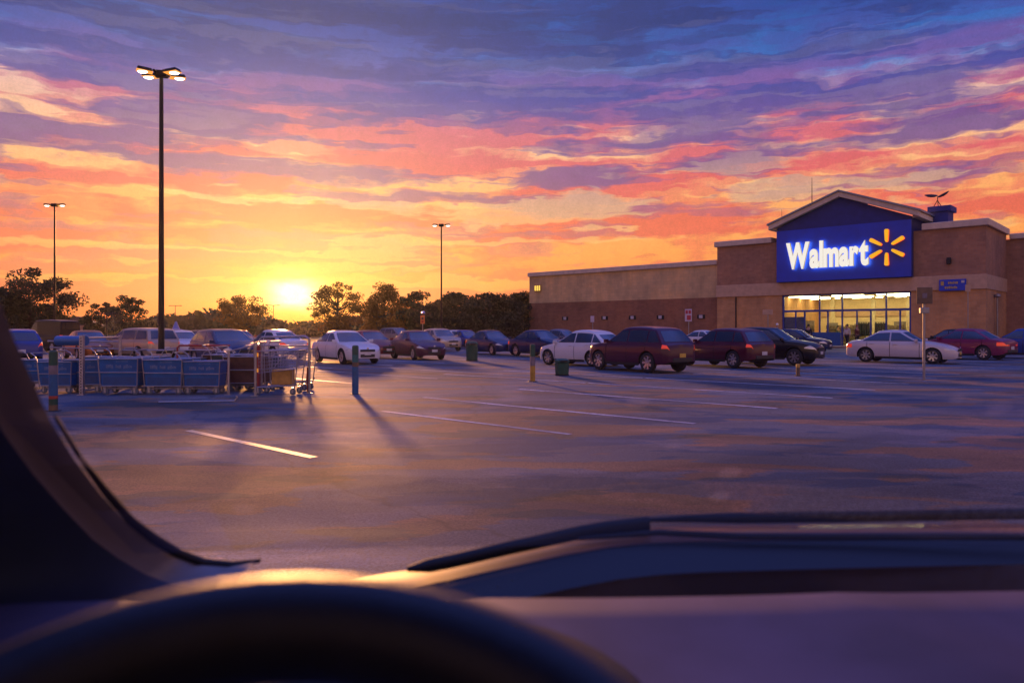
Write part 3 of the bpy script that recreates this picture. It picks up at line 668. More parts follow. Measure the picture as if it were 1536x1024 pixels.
# entrance glazing
def clear_glass():
    mt, nt, b = new_mat('clear_glass'); nt.n.remove(b)
    tr = nt.new('ShaderNodeBsdfTransparent'); tr.inputs[0].default_value = (.92, .95, .93, 1)
    gl = nt.new('ShaderNodeBsdfGlossy'); gl.inputs['Roughness'].default_value = .03
    mx = nt.new('ShaderNodeMixShader'); lw = nt.new('ShaderNodeLayerWeight'); lw.inputs[0].default_value = .25
    nt.set(mx.inputs[0], nt.m('MULTIPLY', lw.outputs['Fresnel'], .8)); nt.l.new(tr.outputs[0], mx.inputs[1]); nt.l.new(gl.outputs[0], mx.inputs[2])
    nt.l.new(mx.outputs[0], nt.n['Material Output'].inputs[0]); return mt
M_cg = clear_glass()
ent = MB()
cols = [GL, -2.75, -1.95, -.65, .05, 1.25, 2.45, 3.55, 4.75, 5.8, GR]
for xx in cols: ent.span((xx - .06, .10, 0), (xx + .06, .24, 3.04)) if xx not in (GL, GR) else ent.span((xx - (.0 if xx == GL else .16), .10, 0), (xx + (.16 if xx == GL else .0), .24, 4.56))
for xx in (-.65, 1.25, 4.75): ent.span((xx - .06, .10, 3.22), (xx + .06, .24, 4.44))
ent.span((GL + .16, .08, 3.04), (GR - .16, .26, 3.22)); ent.span((GL + .16, .09, 4.44), (GR - .16, .25, 4.56))
fr = ent.build('entrance_frame', M_fr, store, bevel=.012)
up = [GL, -.65, 1.25, 4.75, GR]
for i in range(4): mb = MB(); mb.span((up[i] + .07, .165, 3.22), (up[i + 1] - .07, .175, 4.44)); mb.build('window', M_cg, store)
for i in range(len(cols) - 1):
    mb = MB(); mb.span((cols[i] + .06, .165, .12), (cols[i + 1] - .06, .175, 3.04)); d = mb.build('glass_door' if 3 < i < 8 else 'window', M_cg, store)
    if i in (0, 1):
        mb = MB(); mb.span((cols[i] + .07, .20, .1), (cols[i + 1] - .07, .23, 2.62)); mb.build('blind', M_kick, d)
mb = MB(); mb.span((-2.7, .08, .1), (1.15, .12, 1.25)); mb.build('kick_panel', M_kick, store, bevel=.01)
M_int = pmat('interior_wall', (.78, .62, .34, 1), .8, var=.08); M_intf = pmat('interior_floor', (.45, .38, .28, 1), .35)
M_tube = emat('ceiling_tube', (1.0, .82, .42, 1), 17.0); M_cei = pmat('interior_ceiling', (.70, .58, .34, 1), .8)
mb = MB(); mb.span((GL - .3, 9.2, .02), (GR + .3, 9.5, 4.5)); mb.build('interior_wall', M_int, store)
for xx in (GL - .28, GR + .03): mb = MB(); mb.span((xx, .42, .02), (xx + .25, 9.2, 4.5)); mb.build('interior_wall', M_int, store)
mb = MB(); mb.span((GL, .3, .005), (GR, 9.2, .02)); mb.build('interior_floor', M_intf, store)
mb = MB(); mb.span((GL, .3, 4.49), (GR, 9.2, 4.56)); mb.build('interior_ceiling', M_cei, store)
for yy in (1.6, 4.2, 6.8):
    for xx in (-2.6, 1.2, 4.9):
        mb = MB(); mb.span((xx - 1.3, yy - .16, 4.40), (xx + 1.3, yy + .16, 4.485)); mb.build('ceiling_light', M_tube, store)
M_goods = pmat('goods', (.16, .12, .07, 1), .7, var=.8, scale=3.0); M_shelf = pmat('shelf_metal', (.25, .22, .18, 1), .5)
def shelf(x0, y0, wd, hh, label):
    e = empty('display_rack', store.matrix_world @ Vector((0, 0, 0)), R(-43), label, 'display rack', 'racks inside the store doors')
    p = STORE + E * x0 + Nn * y0; e.location = (p.x, p.y, .02)
    mb = MB(); mb.span((-wd / 2, 0, 0), (wd / 2, .05, hh)); [mb.span((-wd / 2, -.4, k), (wd / 2, 0, k + .03)) for k in (.15, .6, 1.05, 1.5)]; mb.build('shelf_frame', M_shelf, e)
    mb = MB(); q = random.Random(int(x0 * 10))
    for k in (.18, .63, 1.08, 1.53):
        xx = -wd / 2 + .05
        while xx < wd / 2 - .2:
            w_ = q.uniform(.12, .26); hh_ = q.uniform(.2, .38); mb.span((xx, -.36, k), (xx + w_, -.06, k + hh_)); xx += w_ + .02
    mb.build('goods', M_goods, e)
shelf(-1.3, 5.0, 1.0, 2.1, 'tall stocked rack behind the left glass panes of the entrance')
shelf(.65, 6.5, 1.0, 2.0, 'stocked rack behind the pane left of the sliding doors')
shelf(3.9, 7.0, 1.0, 2.2, 'stocked rack straight behind the right sliding door')
shelf(5.6, 5.5, .9, 1.7, 'low stocked rack behind the rightmost glass pane')
shelf(-3.2, 4.2, 1.1, 2.3, 'tall stocked rack behind the leftmost glass panes')
shelf(2.6, 8.2, 2.6, 1.75, 'wide stocked rack along the back wall behind the sliding doors')
shelf(-.9, 8.2, 2.2, 1.75, 'wide stocked rack along the back wall behind the left panes')
shelf(5.3, 8.3, 1.8, 1.75, 'stocked rack in the back right corner of the entrance hall')
# garment rails
def rail(x0, y0, label):
    p = STORE + E * x0 + Nn * y0; e = empty('garment_rail', (p.x, p.y, .02), R(-43), label, 'clothes rail', 'rails of dark clothes inside the store')
    mb = MB(); mb.tube([(-.5, 0, 0), (-.5, 0, 2.15)], .025); mb.tube([(.5, 0, 0), (.5, 0, 2.15)], .025); mb.tube([(-.5, 0, 2.15), (.5, 0, 2.15)], .025); mb.build('rail_frame', M_shelf, e)
    mb = MB()
    for k in range(5):
        xx = -.4 + k * .2; mb.add([(xx - .05, -.05, 2.1), (xx + .05, -.05, 2.1), (xx + .05, .05, 2.1), (xx - .05, .05, 2.1), (xx - .07, -.24, .9 + .1 * (k % 3)), (xx + .07, -.24, .9 + .1 * (k % 3)), (xx + .08, .24, .9), (xx - .08, .24, .9), (xx - .06, -.22, 1.95), (xx + .06, -.22, 1.95), (xx + .06, .22, 1.95), (xx - .06, .22, 1.95)], [(0, 1, 2, 3), (0, 1, 9, 8), (1, 2, 10, 9), (2, 3, 11, 10), (3, 0, 8, 11), (8, 9, 5, 4), (9, 10, 6, 5), (10, 11, 7, 6), (11, 8, 4, 7)])
    mb.build('clothes', pmat('dark_cloth', (.02, .03, .035, 1), .9), e)
rail(1.9, 3.6, 'rail of dark clothes behind the left sliding door'); rail(3.15, 4.2, 'rail of dark clothes in the middle of the doorway')
for xx in (-1.6, 2.0, 4.9):
    mb = MB(); mb.span((xx - .16, 5.8, .02), (xx + .16, 6.1, 4.49)); mb.build('interior_pillar', M_cei, store)
mb = MB(); mb.span((GL + .1, 9.05, 2.75), (GR - .1, 9.19, 3.5)); mb.build('interior_fascia', M_band, store)
# wall fittings
M_vent = pmat('vent_white', (.55, .50, .48, 1), .6); M_dark = pmat('dark_metal', (.02, .02, .024, 1), .5, metal=.4)
for xx in (-29.3, -23.8, -20.2, -16.8, -12.2):
    mb = MB(); mb.span((xx - .42, .33, 2.55), (xx + .42, .39, 2.95)); v_ = mb.build('wall_vent', M_dark, store, bevel=.01)
    mb = MB(); mb.span((xx - .2, .29, 2.60), (xx + .18, .33, 2.92)); mb.build('vent_cover', M_vent, v_, bevel=.01)
M_lamp_y = emat('wall_lamp_glow', (1.0, .62, .10, 1), 1.2)
mb = MB(); mb.span((-33.9, .26, 5.95), (-32.9, .40, 6.75)); wl = mb.build('wall_light', M_bk_dark, store)
for k in range(3): mb = MB(); mb.span((-33.8 + k * .32, .20, 6.05), (-33.62 + k * .32, .255, 6.65)); mb.build('lamp_tube', M_lamp_y, wl)
mb = MB(); mb.tube([(-8.35, -.06, .1), (-8.35, -.06, 4.55)], .06); mb.build('downpipe', M_dark, store)
mb = MB(); mb.span((9.2, -.24, 6.6), (9.5, .0, 7.1)); mb.build('wall_camera', M_dark, store, bevel=.03)
# blue directory sign on the band, with two lines of yellow lettering that cannot be read
bs = MB(); bs.span((8.72, -.34, 4.50), (10.55, -.18, 5.38)); bs_ = bs.build('hanging_sign', M_sign, store, bevel=.02)
M_ylt = pmat('yellow_lettering', (.52, .36, .10, 1), .6)
mb = MB(); q = random.Random(3)
mb.span((8.84, -.36, 4.92), (9.06, -.345, 5.24))
for zz, x0, x1 in ((5.02, 9.35, 9.95), (4.66, 9.12, 9.90)):
    xx = x0
    while xx < x1: w_ = q.uniform(.06, .11); mb.span((xx, -.36, zz), (xx + w_, -.345, zz + q.uniform(.14, .20))); xx += w_ + .035
mb.build('lettering', M_ylt, bs_)
mb = MB(); mb.span((10.24, -.36, 5.08), (10.46, -.345, 5.26)); mb.build('white_mark', M_vent, bs_)
# roof plant
def on_store(x_, y_, z_): p = STORE + E * x_ + Nn * y_; return Vector((p.x, p.y, z_))
e = empty('rooftop_unit', on_store(7.9, 4.2, 9.9), R(-43), 'grey rooftop air unit beside the gable', 'air unit')
mb = MB(); mb.span((-.9, -1.2, 0), (.9, 1.2, 1.55)); mb.build('housing', M_gable, e, bevel=.04)
mb = MB(); mb.span((-1.2, -1.4, 1.551), (1.2, 1.4, 2.1)); mb.build('hood', M_gable, e, bevel=.05); e.scale = (.72, .72, .85)
e = empty('rooftop_dish', on_store(7.6, 4.0, 11.72), R(-43), 'dark pair of dishes on top of the rooftop air unit', 'dish')
mb = MB(); mb.tube([(-.3, 0, 0), (0, 0, .55)], .03); mb.tube([(.3, 0, 0), (0, 0, .55)], .03); mb.tube([(0, .3, 0), (0, 0, .8)], .03); mb.span((-.6, -.3, -.05), (.6, .3, 0)); mb.build('stand', M_dark, e)
for s_, an in ((-1, 10), (1, 25)):
    mb = MB(); mb.lathe([(.001, 0), (.3, .05), (.52, .16), (.50, .19), (.3, .09), (.001, .04)], 18, 'Z')
    o = mb.build('dish', M_dark, e, smooth=40); o.location = (s_ * .48, 0, .85); o.rotation_euler = (R(20), R(-s_ * an), 0); o.scale = (1, .6, 1)
e = empty('antenna_mast', on_store(-2.6, 3.5, 11.2), 0, 'thin antenna mast rising behind the left slope of the gable', 'antenna')
mb = MB(); mb.lathe([(.001, 0), (.28, 0), (.28, .4), (.12, .7), (.1, 1.0), (.03, 1.2)], 12); mb.build('base', M_dark, e)
mb = MB(); mb.tube([(0, 0, 1.1), (0, 0, 4.3)], [.05, .02]); mb.build('mast', M_dark, e)
e = empty('antenna_mast', on_store(-6.5, 6, 9.9), 0, 'short hair thin antenna on the flat roof left of the gable', 'antenna')
mb = MB(); mb.tube([(0, 0, 0), (0, 0, 3.4)], [.04, .015]); mb.build('mast', M_dark, e)
# pavement along the front
M_conc = asphalt('concrete', (.30, .27, .25), .4, .6)
pv = MB(); pv.span((XL, -4.2, 0), (XR + 1, .0, .13)); o = pv.build('sidewalk', M_conc, None, bevel=.02); o.location = STORE; o.rotation_euler = (0, 0, R(-43)); tag(o, kind='structure')
# ------------------------------------------------------------------ lamp posts
M_pole = pmat('bronze_pole', (.022, .018, .016, 1), .45, metal=.5); M_lens = emat('lamp_lens', (1.0, .90, .80, 1), 7.0); M_lens_o = emat('lamp_glow', (1.0, .36, .05, 1), 1.1)
def lamp_post(px, Y, hgt, r, four, label, rz=0.0):
    e = empty('lamp_post', (gx(px, Y), Y, 0), rz, label, 'lamp post', 'lit lamp posts of the car park')
    mb = MB(); mb.lathe([(.001, .65), (.30, .65), (.32, .60), (.32, 0)], 20); mb.build('footing', M_conc, e, smooth=40)
    mb = MB(); mb.tube([(0, 0, .6), (0, 0, hgt)], [r, r * .62], 14); mb.lathe([(r * 1.7, .651), (r * 1.7, .72), (r, .76)], 12); mb.build('pole', M_pole, e, smooth=40)
    mb = MB(); mb.box((0, 0, hgt + .02), (.42, .30, .22)); mb.build('hub', M_pole, e, bevel=.03)
    for sx_ in (-1, 1):
        for sy_ in ((-1, 1) if four else (0,)):
            c = Vector((sx_ * (.46 if four else .50), sy_ * .30, hgt + .06))
            rot = Euler((0, R(-sx_ * 4), R(sx_ * sy_ * 22))).to_matrix()
            mb = MB(); mb.box(c, (.50, .32, .11), rot, taper=.86); mb.tube([(sx_ * .15, sy_ * .1, hgt + .03), c + Vector((-sx_ * .3, 0, 0))], .05); hd = mb.build('lamp_head', M_pole, e, bevel=.02)
            mb = MB(); mb.lathe([(.001, -.045), (.13, -.035), (.19, -.004)], 16, 'Z'); o = mb.build('lens', M_lens, hd, smooth=60); o.location = c + Vector((sx_ * .06, 0, -.075)); o.scale = (.88, .56, 1.3)
            mb = MB(); mb.box(c + Vector((0, 0, -.068)), (.515, .335, .012), rot); mb.build('rim_glow', M_lens_o, hd)  # orange emission stands in for lamp light spilling onto the head
    return e
lamp_post(242, 26, 10.45, .105, True, 'tallest nearest lamp post with four lit heads, behind the carts', R(8))
lamp_post(82, 54, 10.55, .085, False, 'lit twin head lamp post at the far left beside the big tree')
lamp_post(662, 63, 10.35, .085, False, 'lit twin head lamp post right of the sun in front of the trees')
def small_post(px, Y, hgt, label):
    e = empty('street_light', (gx(px, Y), Y, 0), 0, label, 'street light', 'thin far light poles')
    mb = MB(); mb.tube([(0, 0, 0), (0, 0, hgt)], [.06, .04]); mb.build('pole', M_dark, e)
    mb = MB(); mb.tube([(-.7, 0, hgt + .05), (0, 0, hgt), (.7, 0, hgt + .05)], .04); mb.box((-.8, 0, hgt + .03), (.35, .15, .08)); mb.box((.8, 0, hgt + .03), (.35, .15, .08)); mb.build('arm', M_dark, e)
small_post(160, 62, 2.8, 'thin low light pole below the small tree at the left'); small_post(263, 110, 5.0, 'thin far light pole just right of the tall lamp post')
small_post(410, 105, 4.9, 'hair thin far pole left of the sun')

# ------------------------------------------------------------------ bollards, bins, signs
M_green = pmat('green_paint', (.012, .075, .045, 1), .5, var=.25); M_blueb = pmat('blue_paint', (.008, .10, .24, 1), .5, var=.2); M_yel = pmat('yellow_paint', (.48, .27, .03, 1), .55, var=.25); M_greyb = pmat('grey_band', (.20, .16, .17, 1), .6, var=.3); M_redb = pmat('red_band', (.40, .05, .03, 1), .5)
M_brn = pmat('brown_band', (.16, .10, .05, 1), .6, var=.3); M_teal = pmat('teal_band', (.012, .13, .13, 1), .5, var=.25)
def bollard(px, py, hgt, bands, label, r=.075):
    p = gnd(px, py); e = empty('bollard', p, 0, label, 'bollard', 'painted bollards on the lot')
    z0 = 0
    for i, (f, mt) in enumerate(bands):
        z1 = z0 + f * hgt; last = i == len(bands) - 1
        mb = MB(); prof = [(r, z0), (r, z1)] if not last else [(r, z0), (r, z1 - .03), (r * .7, z1 - .006), (.001, z1)]
        mb.lathe(prof, 20); mb.build('post' if i == 0 else 'band', mt, e, smooth=40); z0 = z1
    mb = MB(); mb.lathe([(.001, .014), (r * 1.7, .014), (r * 1.8, 0)], 18); mb.build('base_plate', M_dark, e)
bollard(533, 591, 1.14, [(.56, M_blueb), (.09, M_brn), (.15, M_teal), (.20, M_green)], 'blue and green bollard standing right of the wire cart')
bollard(80, 616, 1.12, [(.10, M_brn), (.10, M_green), (.05, M_redb), (.35, M_blueb), (.15, M_greyb), (.25, M_green)], 'striped green and blue bollard in front of the leftmost cart')
bollard(799, 572, 1.08, [(.42, M_yel), (.25, M_greyb), (.33, M_green)], 'bollard with yellow foot and green top, left of the low green bin')
bollard(1197, 564, .40, [(.7, M_brn), (.3, M_yel)], 'short faded brown and yellow bollard in front of the black car', .06)
def bin_(px, py, w_, h_, label, pole=False):
    p = gnd(px, py); e = empty('litter_bin', p, R(10), label, 'bin', 'green bins on the lot'); r = w_ / 2 / .93
    mb = MB(); mb.lathe([(.001, .03), (r * .90, .03), (r * .94, .10), (r, h_ * .72), (r * .96, h_ * .74), (r * .001, h_ * .74)], 8); mb.build('bin_body', M_green, e, bevel=.01)
    mb = MB(); mb.lathe([(r * 1.03, h_ * .76), (r * 1.05, h_ * .80), (r * 1.0, h_ * .90), (r * .6, h_ * .985), (.001, h_)], 8); mb.lathe([(r * .8, h_ * .70), (r * .8, h_ * .80)], 8); mb.build('lid', M_green, e, bevel=.008)
    mb = MB(); mb.box((0, -r * .93, h_ * .85), (r * .9, .08, h_ * .10)); mb.build('slot', M_dark, e)
    mb = MB(); mb.lathe([(.001, 0), (r * .95, 0), (r * .95, .05), (.001, .05)], 12); mb.build('foot', M_dark, e)
bin_(708, 541, .54, .95, 'tall dark green litter bin between two dark sedans')
bin_(843, 563, .45, .56, 'low dark green bin in front of the white hatchback')
M_signp = pmat('galvanised', (.30, .30, .32, 1), .4, metal=.7); M_or = pmat('sign_orange', (.62, .20, .05, 1), .5); M_pinkw = pmat('sign_white', (.62, .52, .56, 1), .5); M_sr = pmat('sign_red', (.5, .05, .06, 1), .5)
def sign_post(loc, hgt, sw, sh_, mat, label, rz=R(-43), r=.035, name='sign_post', marks=None, cap=False, cat='sign'):
    e = empty(name, loc, rz, label, cat)
    mb = MB(); mb.tube([(0, 0, 0), (0, 0, hgt - .01)], r, 10); mb.lathe([(r * 2.2, .012), (r * 2.4, 0)], 10); mb.build('post', M_signp, e, smooth=50)
    mb = MB(); mb.span((-sw / 2, -r - .03, hgt - sh_), (sw / 2, -r - .004, hgt)); s_ = mb.build('sign_plate', mat, e, bevel=.01)
    for (x0, z0, x1, z1, mt) in marks or []:
        mb = MB(); mb.span((x0 * sw, -r - .036, hgt - sh_ + z0 * sh_), (x1 * sw, -r - .031, hgt - sh_ + z1 * sh_)); mb.build('marking', mt, s_)
    if cap: mb = MB(); mb.lathe([(.001, .24), (.12, .2), (.18, .08), (.10, 0), (.001, 0)], 14); o = mb.build('cap', M_chrome, e); o.location = (.04, 0, hgt + .12)
    return e
sign_post((gx(634, 58), 58, 0), 2.6, .34, .66, M_or, 'orange sign on a thin post in front of the dark trees', 0, marks=[(-.25, .15, .25, .35, M_redb), (-.25, .5, .25, .8, M_brn)], cap=True)
sign_post((gx(1033, 60), 60, 0), 3.15, .62, 1.0, M_pinkw, 'white sign with red marks on a post in front of the long brick wall', marks=[(-.4, .62, -.05, .9, M_sr), (.05, .62, .4, .9, M_sr), (-.2, .12, .38, .5, M_sr)])
sign_post((gx(1152, 60), 60, 0), 3.1, .85, .40, M_band, 'tan flat topped sign on a post left of the store windows')
sign_post((gx(889, 66), 66, 0), 2.7, .40, .55, M_pinkw, 'small pale sign on a thin post before the left part of the brick wall')
e = sign_post((gx(1386, 21.5), 21.5, 0), 2.72, .42, .48, M_brn, 'tall grey post with a brown square sign, in front of the pearl sedan', R(-12), .036, marks=[(-.15, .35, .15, .65, M_greyb)])
mb = MB(); mb.box((0, -.02, 2.05), (.24, .12, .16)); mb.build('bracket', M_signp, e, bevel=.01)
sign_post((gx(1452, 48), 48, 0), 4.4, .30, .45, M_band, 'thin grey post with a tan plate below the blue directory sign', R(-43), .03)
e = empty('wall_lantern', (gx(1496, 58), 58, 0), 0, 'slim dark lantern post in front of the right brick return', 'lantern'); mb = MB(); mb.tube([(0, 0, 0), (0, 0, 4.0)], .06); mb.build('post', M_signp, e); mb = MB(); mb.lathe([(.001, 4.3), (.22, 4.25), (.25, 4.1), (.1, 4.0)], 12); mb.build('head', M_signp, e)
e = empty('ticket_kiosk', (gx(264, 95), 95, 0), 0, 'narrow blue pointed kiosk beyond the far cars', 'kiosk')
mb = MB(); mb.lathe([(.55, 0), (.55, 1.4), (.45, 1.6), (.18, 2.3), (.12, 2.5), (.001, 2.55)], 12); mb.build('shell', P('kiosk', (.05, .12, .5, 1), 0), e, smooth=40)
mb = MB(); mb.span((-.25, -.62, .1), (.25, -.54, 1.3)); mb.build('door', M_trim, e)
# far house under the left trees
e = empty('house', (gx(122, 150), 150, 0), R(20), 'small far house with a pale wall between the left trees', 'house')
mb = MB(); mb.span((-3.2, -3, 0), (3.2, 3, 2.4)); mb.build('wall', pmat('house_wall', (.42, .26, .24, 1), .8), e)
mb = MB(); mb.prism([(-3.8, 2.3), (3.8, 2.3), (0, 4.1)], -3.4, 3.4); mb.build('roof', pmat('house_roof', (.08, .06, .07, 1), .8), e)
mb = MB(); mb.span((-2.0, -3.05, .9), (-1.0, -3.0, 1.9)); mb.build('window', M_glass, e); mb = MB(); mb.span((.8, -3.05, 0), (1.8, -3.0, 2.0)); mb.build('door', M_trim, e)

# ------------------------------------------------------------------ shopping carts and their shelter
M_steel = pmat('cart_steel', (.36, .36, .40, 1), .34, metal=.9); M_cartb = pmat('cart_blue', (.002, .105, .34, 1), .42, var=.25, scale=4); M_cartb2 = pmat('cart_blue_dark', (.003, .07, .22, 1), .45, var=.2, scale=4)
M_print = pmat('cart_print', (.10, .18, .34, 1), .5, var=.35, scale=30); M_castor = pmat('castor', (.10, .13, .18, 1), .5)
def castor(parent, x_, y_):
    e = empty('castor', (x_, y_, .075)); e.parent = parent
    mb = MB(); mb.lathe([(.001, .022), (.055, .022), (.075, .014), (.075, -.014), (.055, -.022), (.001, -.022)], 18, 'Y'); mb.build('castor_wheel', M_castor, e, smooth=40)
    mb = MB(); mb.box((.0, .032, .03), (.045, .008, .12)); mb.box((.0, -.032, .03), (.045, .008, .12)); mb.box((0, 0, .092), (.05, .075, .012)); mb.build('fork', M_steel, e)
def blue_cart(label):
    e = empty('shopping_cart', (0, 0, 0), 0, label, 'shopping cart', 'blue shopping carts in a row')
    L0, L1, W0, W1 = .40, .44, .24, .28; zb, zt = .20, .80
    mb = MB(); ring = lambda L_, W_, z_: [(-L_, -W_, z_), (L_, -W_, z_), (L_, W_, z_), (-L_, W_, z_)]
    mb.add(ring(L0, W0, zb) + ring(L1, W1, zt), [(0, 1, 5, 4), (1, 2, 6, 5), (2, 3, 7, 6), (3, 0, 4, 7), (0, 1, 2, 3)])
    mb.build('basket', M_cartb, e)
    fr = MB(); T_ = .0125; o_ = .016
    for L_, W_, z_ in ((L0 + o_, W0 + o_, zb), (L1 + o_, W1 + o_, zt), ((L0 + L1) / 2 + o_, (W0 + W1) / 2 + o_, .50)):
        q = ring(L_, W_, z_); fr.tube(q + [q[0]], T_)
    for sx_ in (-1, 1):
        for sy_ in (-1, 1): fr.tube([(sx_ * (L0 + o_), sy_ * (W0 + o_), zb - .04), (sx_ * (L1 + o_), sy_ * (W1 + o_), zt)], T_)
    fr.tube([(-.38, -.2, .14), (.38, -.2, .14)], T_); fr.tube([(-.38, .2, .14), (.38, .2, .14)], T_); fr.tube([(.38, -.2, .14), (.38, .2, .14)], T_); fr.tube([(-.38, -.2, .14), (-.38, .2, .14)], T_)
    for sx_ in (-.38, .38):
        for sy_ in (-.2, .2): fr.tube([(sx_, sy_, .14), (sx_, sy_, zb)], T_)
    fr.build('frame', M_steel, e, smooth=50)
    hd = MB()
    for sy_ in (-1, 1): hd.tube([(-L1 - .016, sy_ * .27, zt), (-L1 - .10, sy_ * .27, .96), (-L1 - .20, sy_ * .26, 1.02)], T_)
    hd.tube([(-L1 - .20, -.27, 1.02), (-L1 - .20, .27, 1.02)], .018); hd.build('handle', M_steel, e, smooth=50)
    for sy_ in (-1, 1):
        mb = MB(); q = random.Random(5)
        for x0, wv_ in ((-.28, .17), (-.06, .13), (.12, .20)):
            for k in range(4): mb.span((x0 + k * wv_ / 4, sy_ * .273, .585 + q.uniform(0, .02)), (x0 + (k + .82) * wv_ / 4, sy_ * .279, .67 + q.uniform(-.02, .01)))
        mb.span((-.05, sy_ * .276, .735), (.22, sy_ * .282, .752)); mb.build('print', M_print, e)
        mb = MB(); mb.span((-.36, sy_ * .2475, .235), (.36, sy_ * .2535, .46)); mb.build('advert_panel', M_cartb2, e)
    for sx_ in (-.34, .34):
        for sy_ in (-.19, .19): castor(e, sx_, sy_)
    return e
bc = blue_cart('front blue cart second from the right in the row, under the tall lamp post')
CARTS = [(252, 17.2, 0, 1.0), (308, 17.25, 2, .95, 'rightmost blue cart of the row, next to the steel shelter legs'), (188, 17.15, -3, 1.03, 'middle blue cart right of the perforated post'),
         (131, 17.7, 4, .97, 'blue cart partly behind the perforated post'), (93, 17.5, -4, .92, 'leftmost blue cart behind the striped bollard'),
         (62, 19.0, 6, .9, 'far left blue cart half behind the windscreen pillar'), (222, 18.9, 178, 1.0, 'blue cart in the back row behind the middle carts'), (160, 18.9, 176, 1.0, 'blue cart in the back row right of the perforated post'), (282, 19.0, 181, .95, 'blue cart in the back row behind the rightmost cart')]
M_cartd = pmat('cart_dark_teal', (.02, .055, .065, 1), .5, var=.4, scale=4); M_cartbr = pmat('cart_brown', (.11, .045, .025, 1), .5, var=.4, scale=4)
for cdef in ((352, 18.6, 8, 1.08, 'dark teal cart behind the steel shelter legs', M_cartd), (372, 18.0, -6, 1.05, 'brown cart left of the wire cart, next to the red panel', M_cartbr), (338, 19.4, 175, 1.05, 'brown cart behind the dark teal cart, right of the blue row', M_cartbr), (400, 19.0, 180, 1.0, 'dark cart behind the steel wire cart', M_cartd)):
    o = copy_tree(bc); o.location = (gx(cdef[0], cdef[1]), cdef[1], .004); o.rotation_euler = (0, 0, R(cdef[2])); o.scale = (cdef[3],) * 3; o['label'] = cdef[4]; o['group'] = 'dark carts in the shelter'
    for ch in o.children:
        if ch.name.split('.')[0] in ('basket', 'advert_panel', 'print'): ch.material_slots[0].link = 'OBJECT'; ch.material_slots[0].material = cdef[5]
for i, cdef in enumerate(CARTS):
    o = bc if i == 0 else copy_tree(bc)
    o.location = (gx(cdef[0], cdef[1]), cdef[1], .004); o.rotation_euler = (0, 0, R(cdef[2])); o.scale = (cdef[3],) * 3
    if i: o['label'] = cdef[4]
# wire cart
def wire_cart(label):
    e = empty('shopping_cart', (0, 0, 0), 0, label, 'shopping cart', 'steel wire carts')
    fr = MB(); T_ = .015
    for sy_ in (-1, 1):
        fr.tube([(-.52, sy_ * .27, .16), (-.56, sy_ * .28, 1.12), (-.50, sy_ * .28, 1.20)], T_); fr.tube([(-.52, sy_ * .27, .17), (.46, sy_ * .22, .22), (.50, sy_ * .22, .30)], T_)
        fr.tube([(.44, sy_ * .22, .12), (.56, sy_ * .25, 1.02)], T_); fr.tube([(-.54, sy_ * .28, 1.0), (.56, sy_ * .25, 1.02)], .012)
    fr.tube([(-.50, -.29, 1.20), (-.50, .29, 1.20)], .02); fr.tube([(-.52, -.27, .17), (-.52, .27, .17)], T_); fr.tube([(.46, -.22, .22), (.46, .22, .22)], T_); fr.tube([(.56, -.25, 1.02), (.56, .25, 1.02)], .012)
    fr.build('frame', M_steel, e, smooth=50)
    wb = MB()
    for sy_ in (-1, 1):
        for k in range(7):
            f = k / 6; wb.tube([(-.46 + .02 * f, sy_ * .27, .50 + .5 * f), (.50 + .05 * f, sy_ * .235, .60 + .41 * f)], .005, 5)
        for k in range(15): f = k / 14; wb.tube([(-.46 + .96 * f, sy_ * (.27 - .035 * f), .50 + .10 * f), (-.44 + .98 * f, sy_ * (.275 - .03 * f), 1.0 + .01 * f)], .004, 5)
    for k in range(9): f = k / 8; wb.tube([(-.46, -.27 + .54 * f, .50), (.50, -.235 + .47 * f, .60)], .004, 5); wb.tube([(.50, -.235 + .47 * f, .60), (.55, -.24 + .48 * f, 1.01)], .004, 5)
    for k in range(5): f = k / 4; wb.tube([(.50 + .05 * f, -.24, .60 + .41 * f), (.50 + .05 * f, .24, .60 + .41 * f)], .005, 5)
    for k in range(8): f = k / 7; wb.tube([(-.50 + .96 * f, -.26 + .04 * f, .19 + .03 * f), (-.50 + .96 * f, .26 - .04 * f, .19 + .03 * f)], .005, 5)
    wb.build('basket', M_steel, e, smooth=60)
    mb = MB(); mb.tube([(-.12, -.285, .55), (.24, -.275, .96)], .012); mb.tube([(-.12, .285, .55), (.24, .275, .96)], .012); mb.build('brace', M_steel, e)
    for sx_, sy_ in ((-.46, .25), (-.46, -.25), (.40, .21), (.40, -.21)): castor(e, sx_, sy_)
    return e
wc = wire_cart('tall steel wire cart at the right end of the carts, holding a yellow box'); wc.location = (gx(421, 17.1), 17.1, .004); wc.rotation_euler = (0, 0, R(-4)); wc.scale = (.92, 1, 1.0)
wc2 = copy_tree(wc); wc2.location = (gx(440, 18.3), 18.3, .004); wc2.rotation_euler = (0, 0, R(-6)); wc2['label'] = 'second steel wire cart behind the one with the yellow box'
cb = MB(); cb.box((0, 0, .17), (.44, .30, .34)); cbx = cb.build('carton_box', pmat('carton', (.50, .27, .05, 1), .7, var=.25), None, bevel=.01); cbx.location = (gx(425, 17.1), 17.1, .235); cbx.rotation_euler = (0, 0, R(-4)); tag(cbx, 'yellow brown carton box lying low in the steel wire cart', 'box')
mb = MB(); mb.box((0, 0, .17), (.452, .05, .346)); mb.build('tape', M_band, cbx)
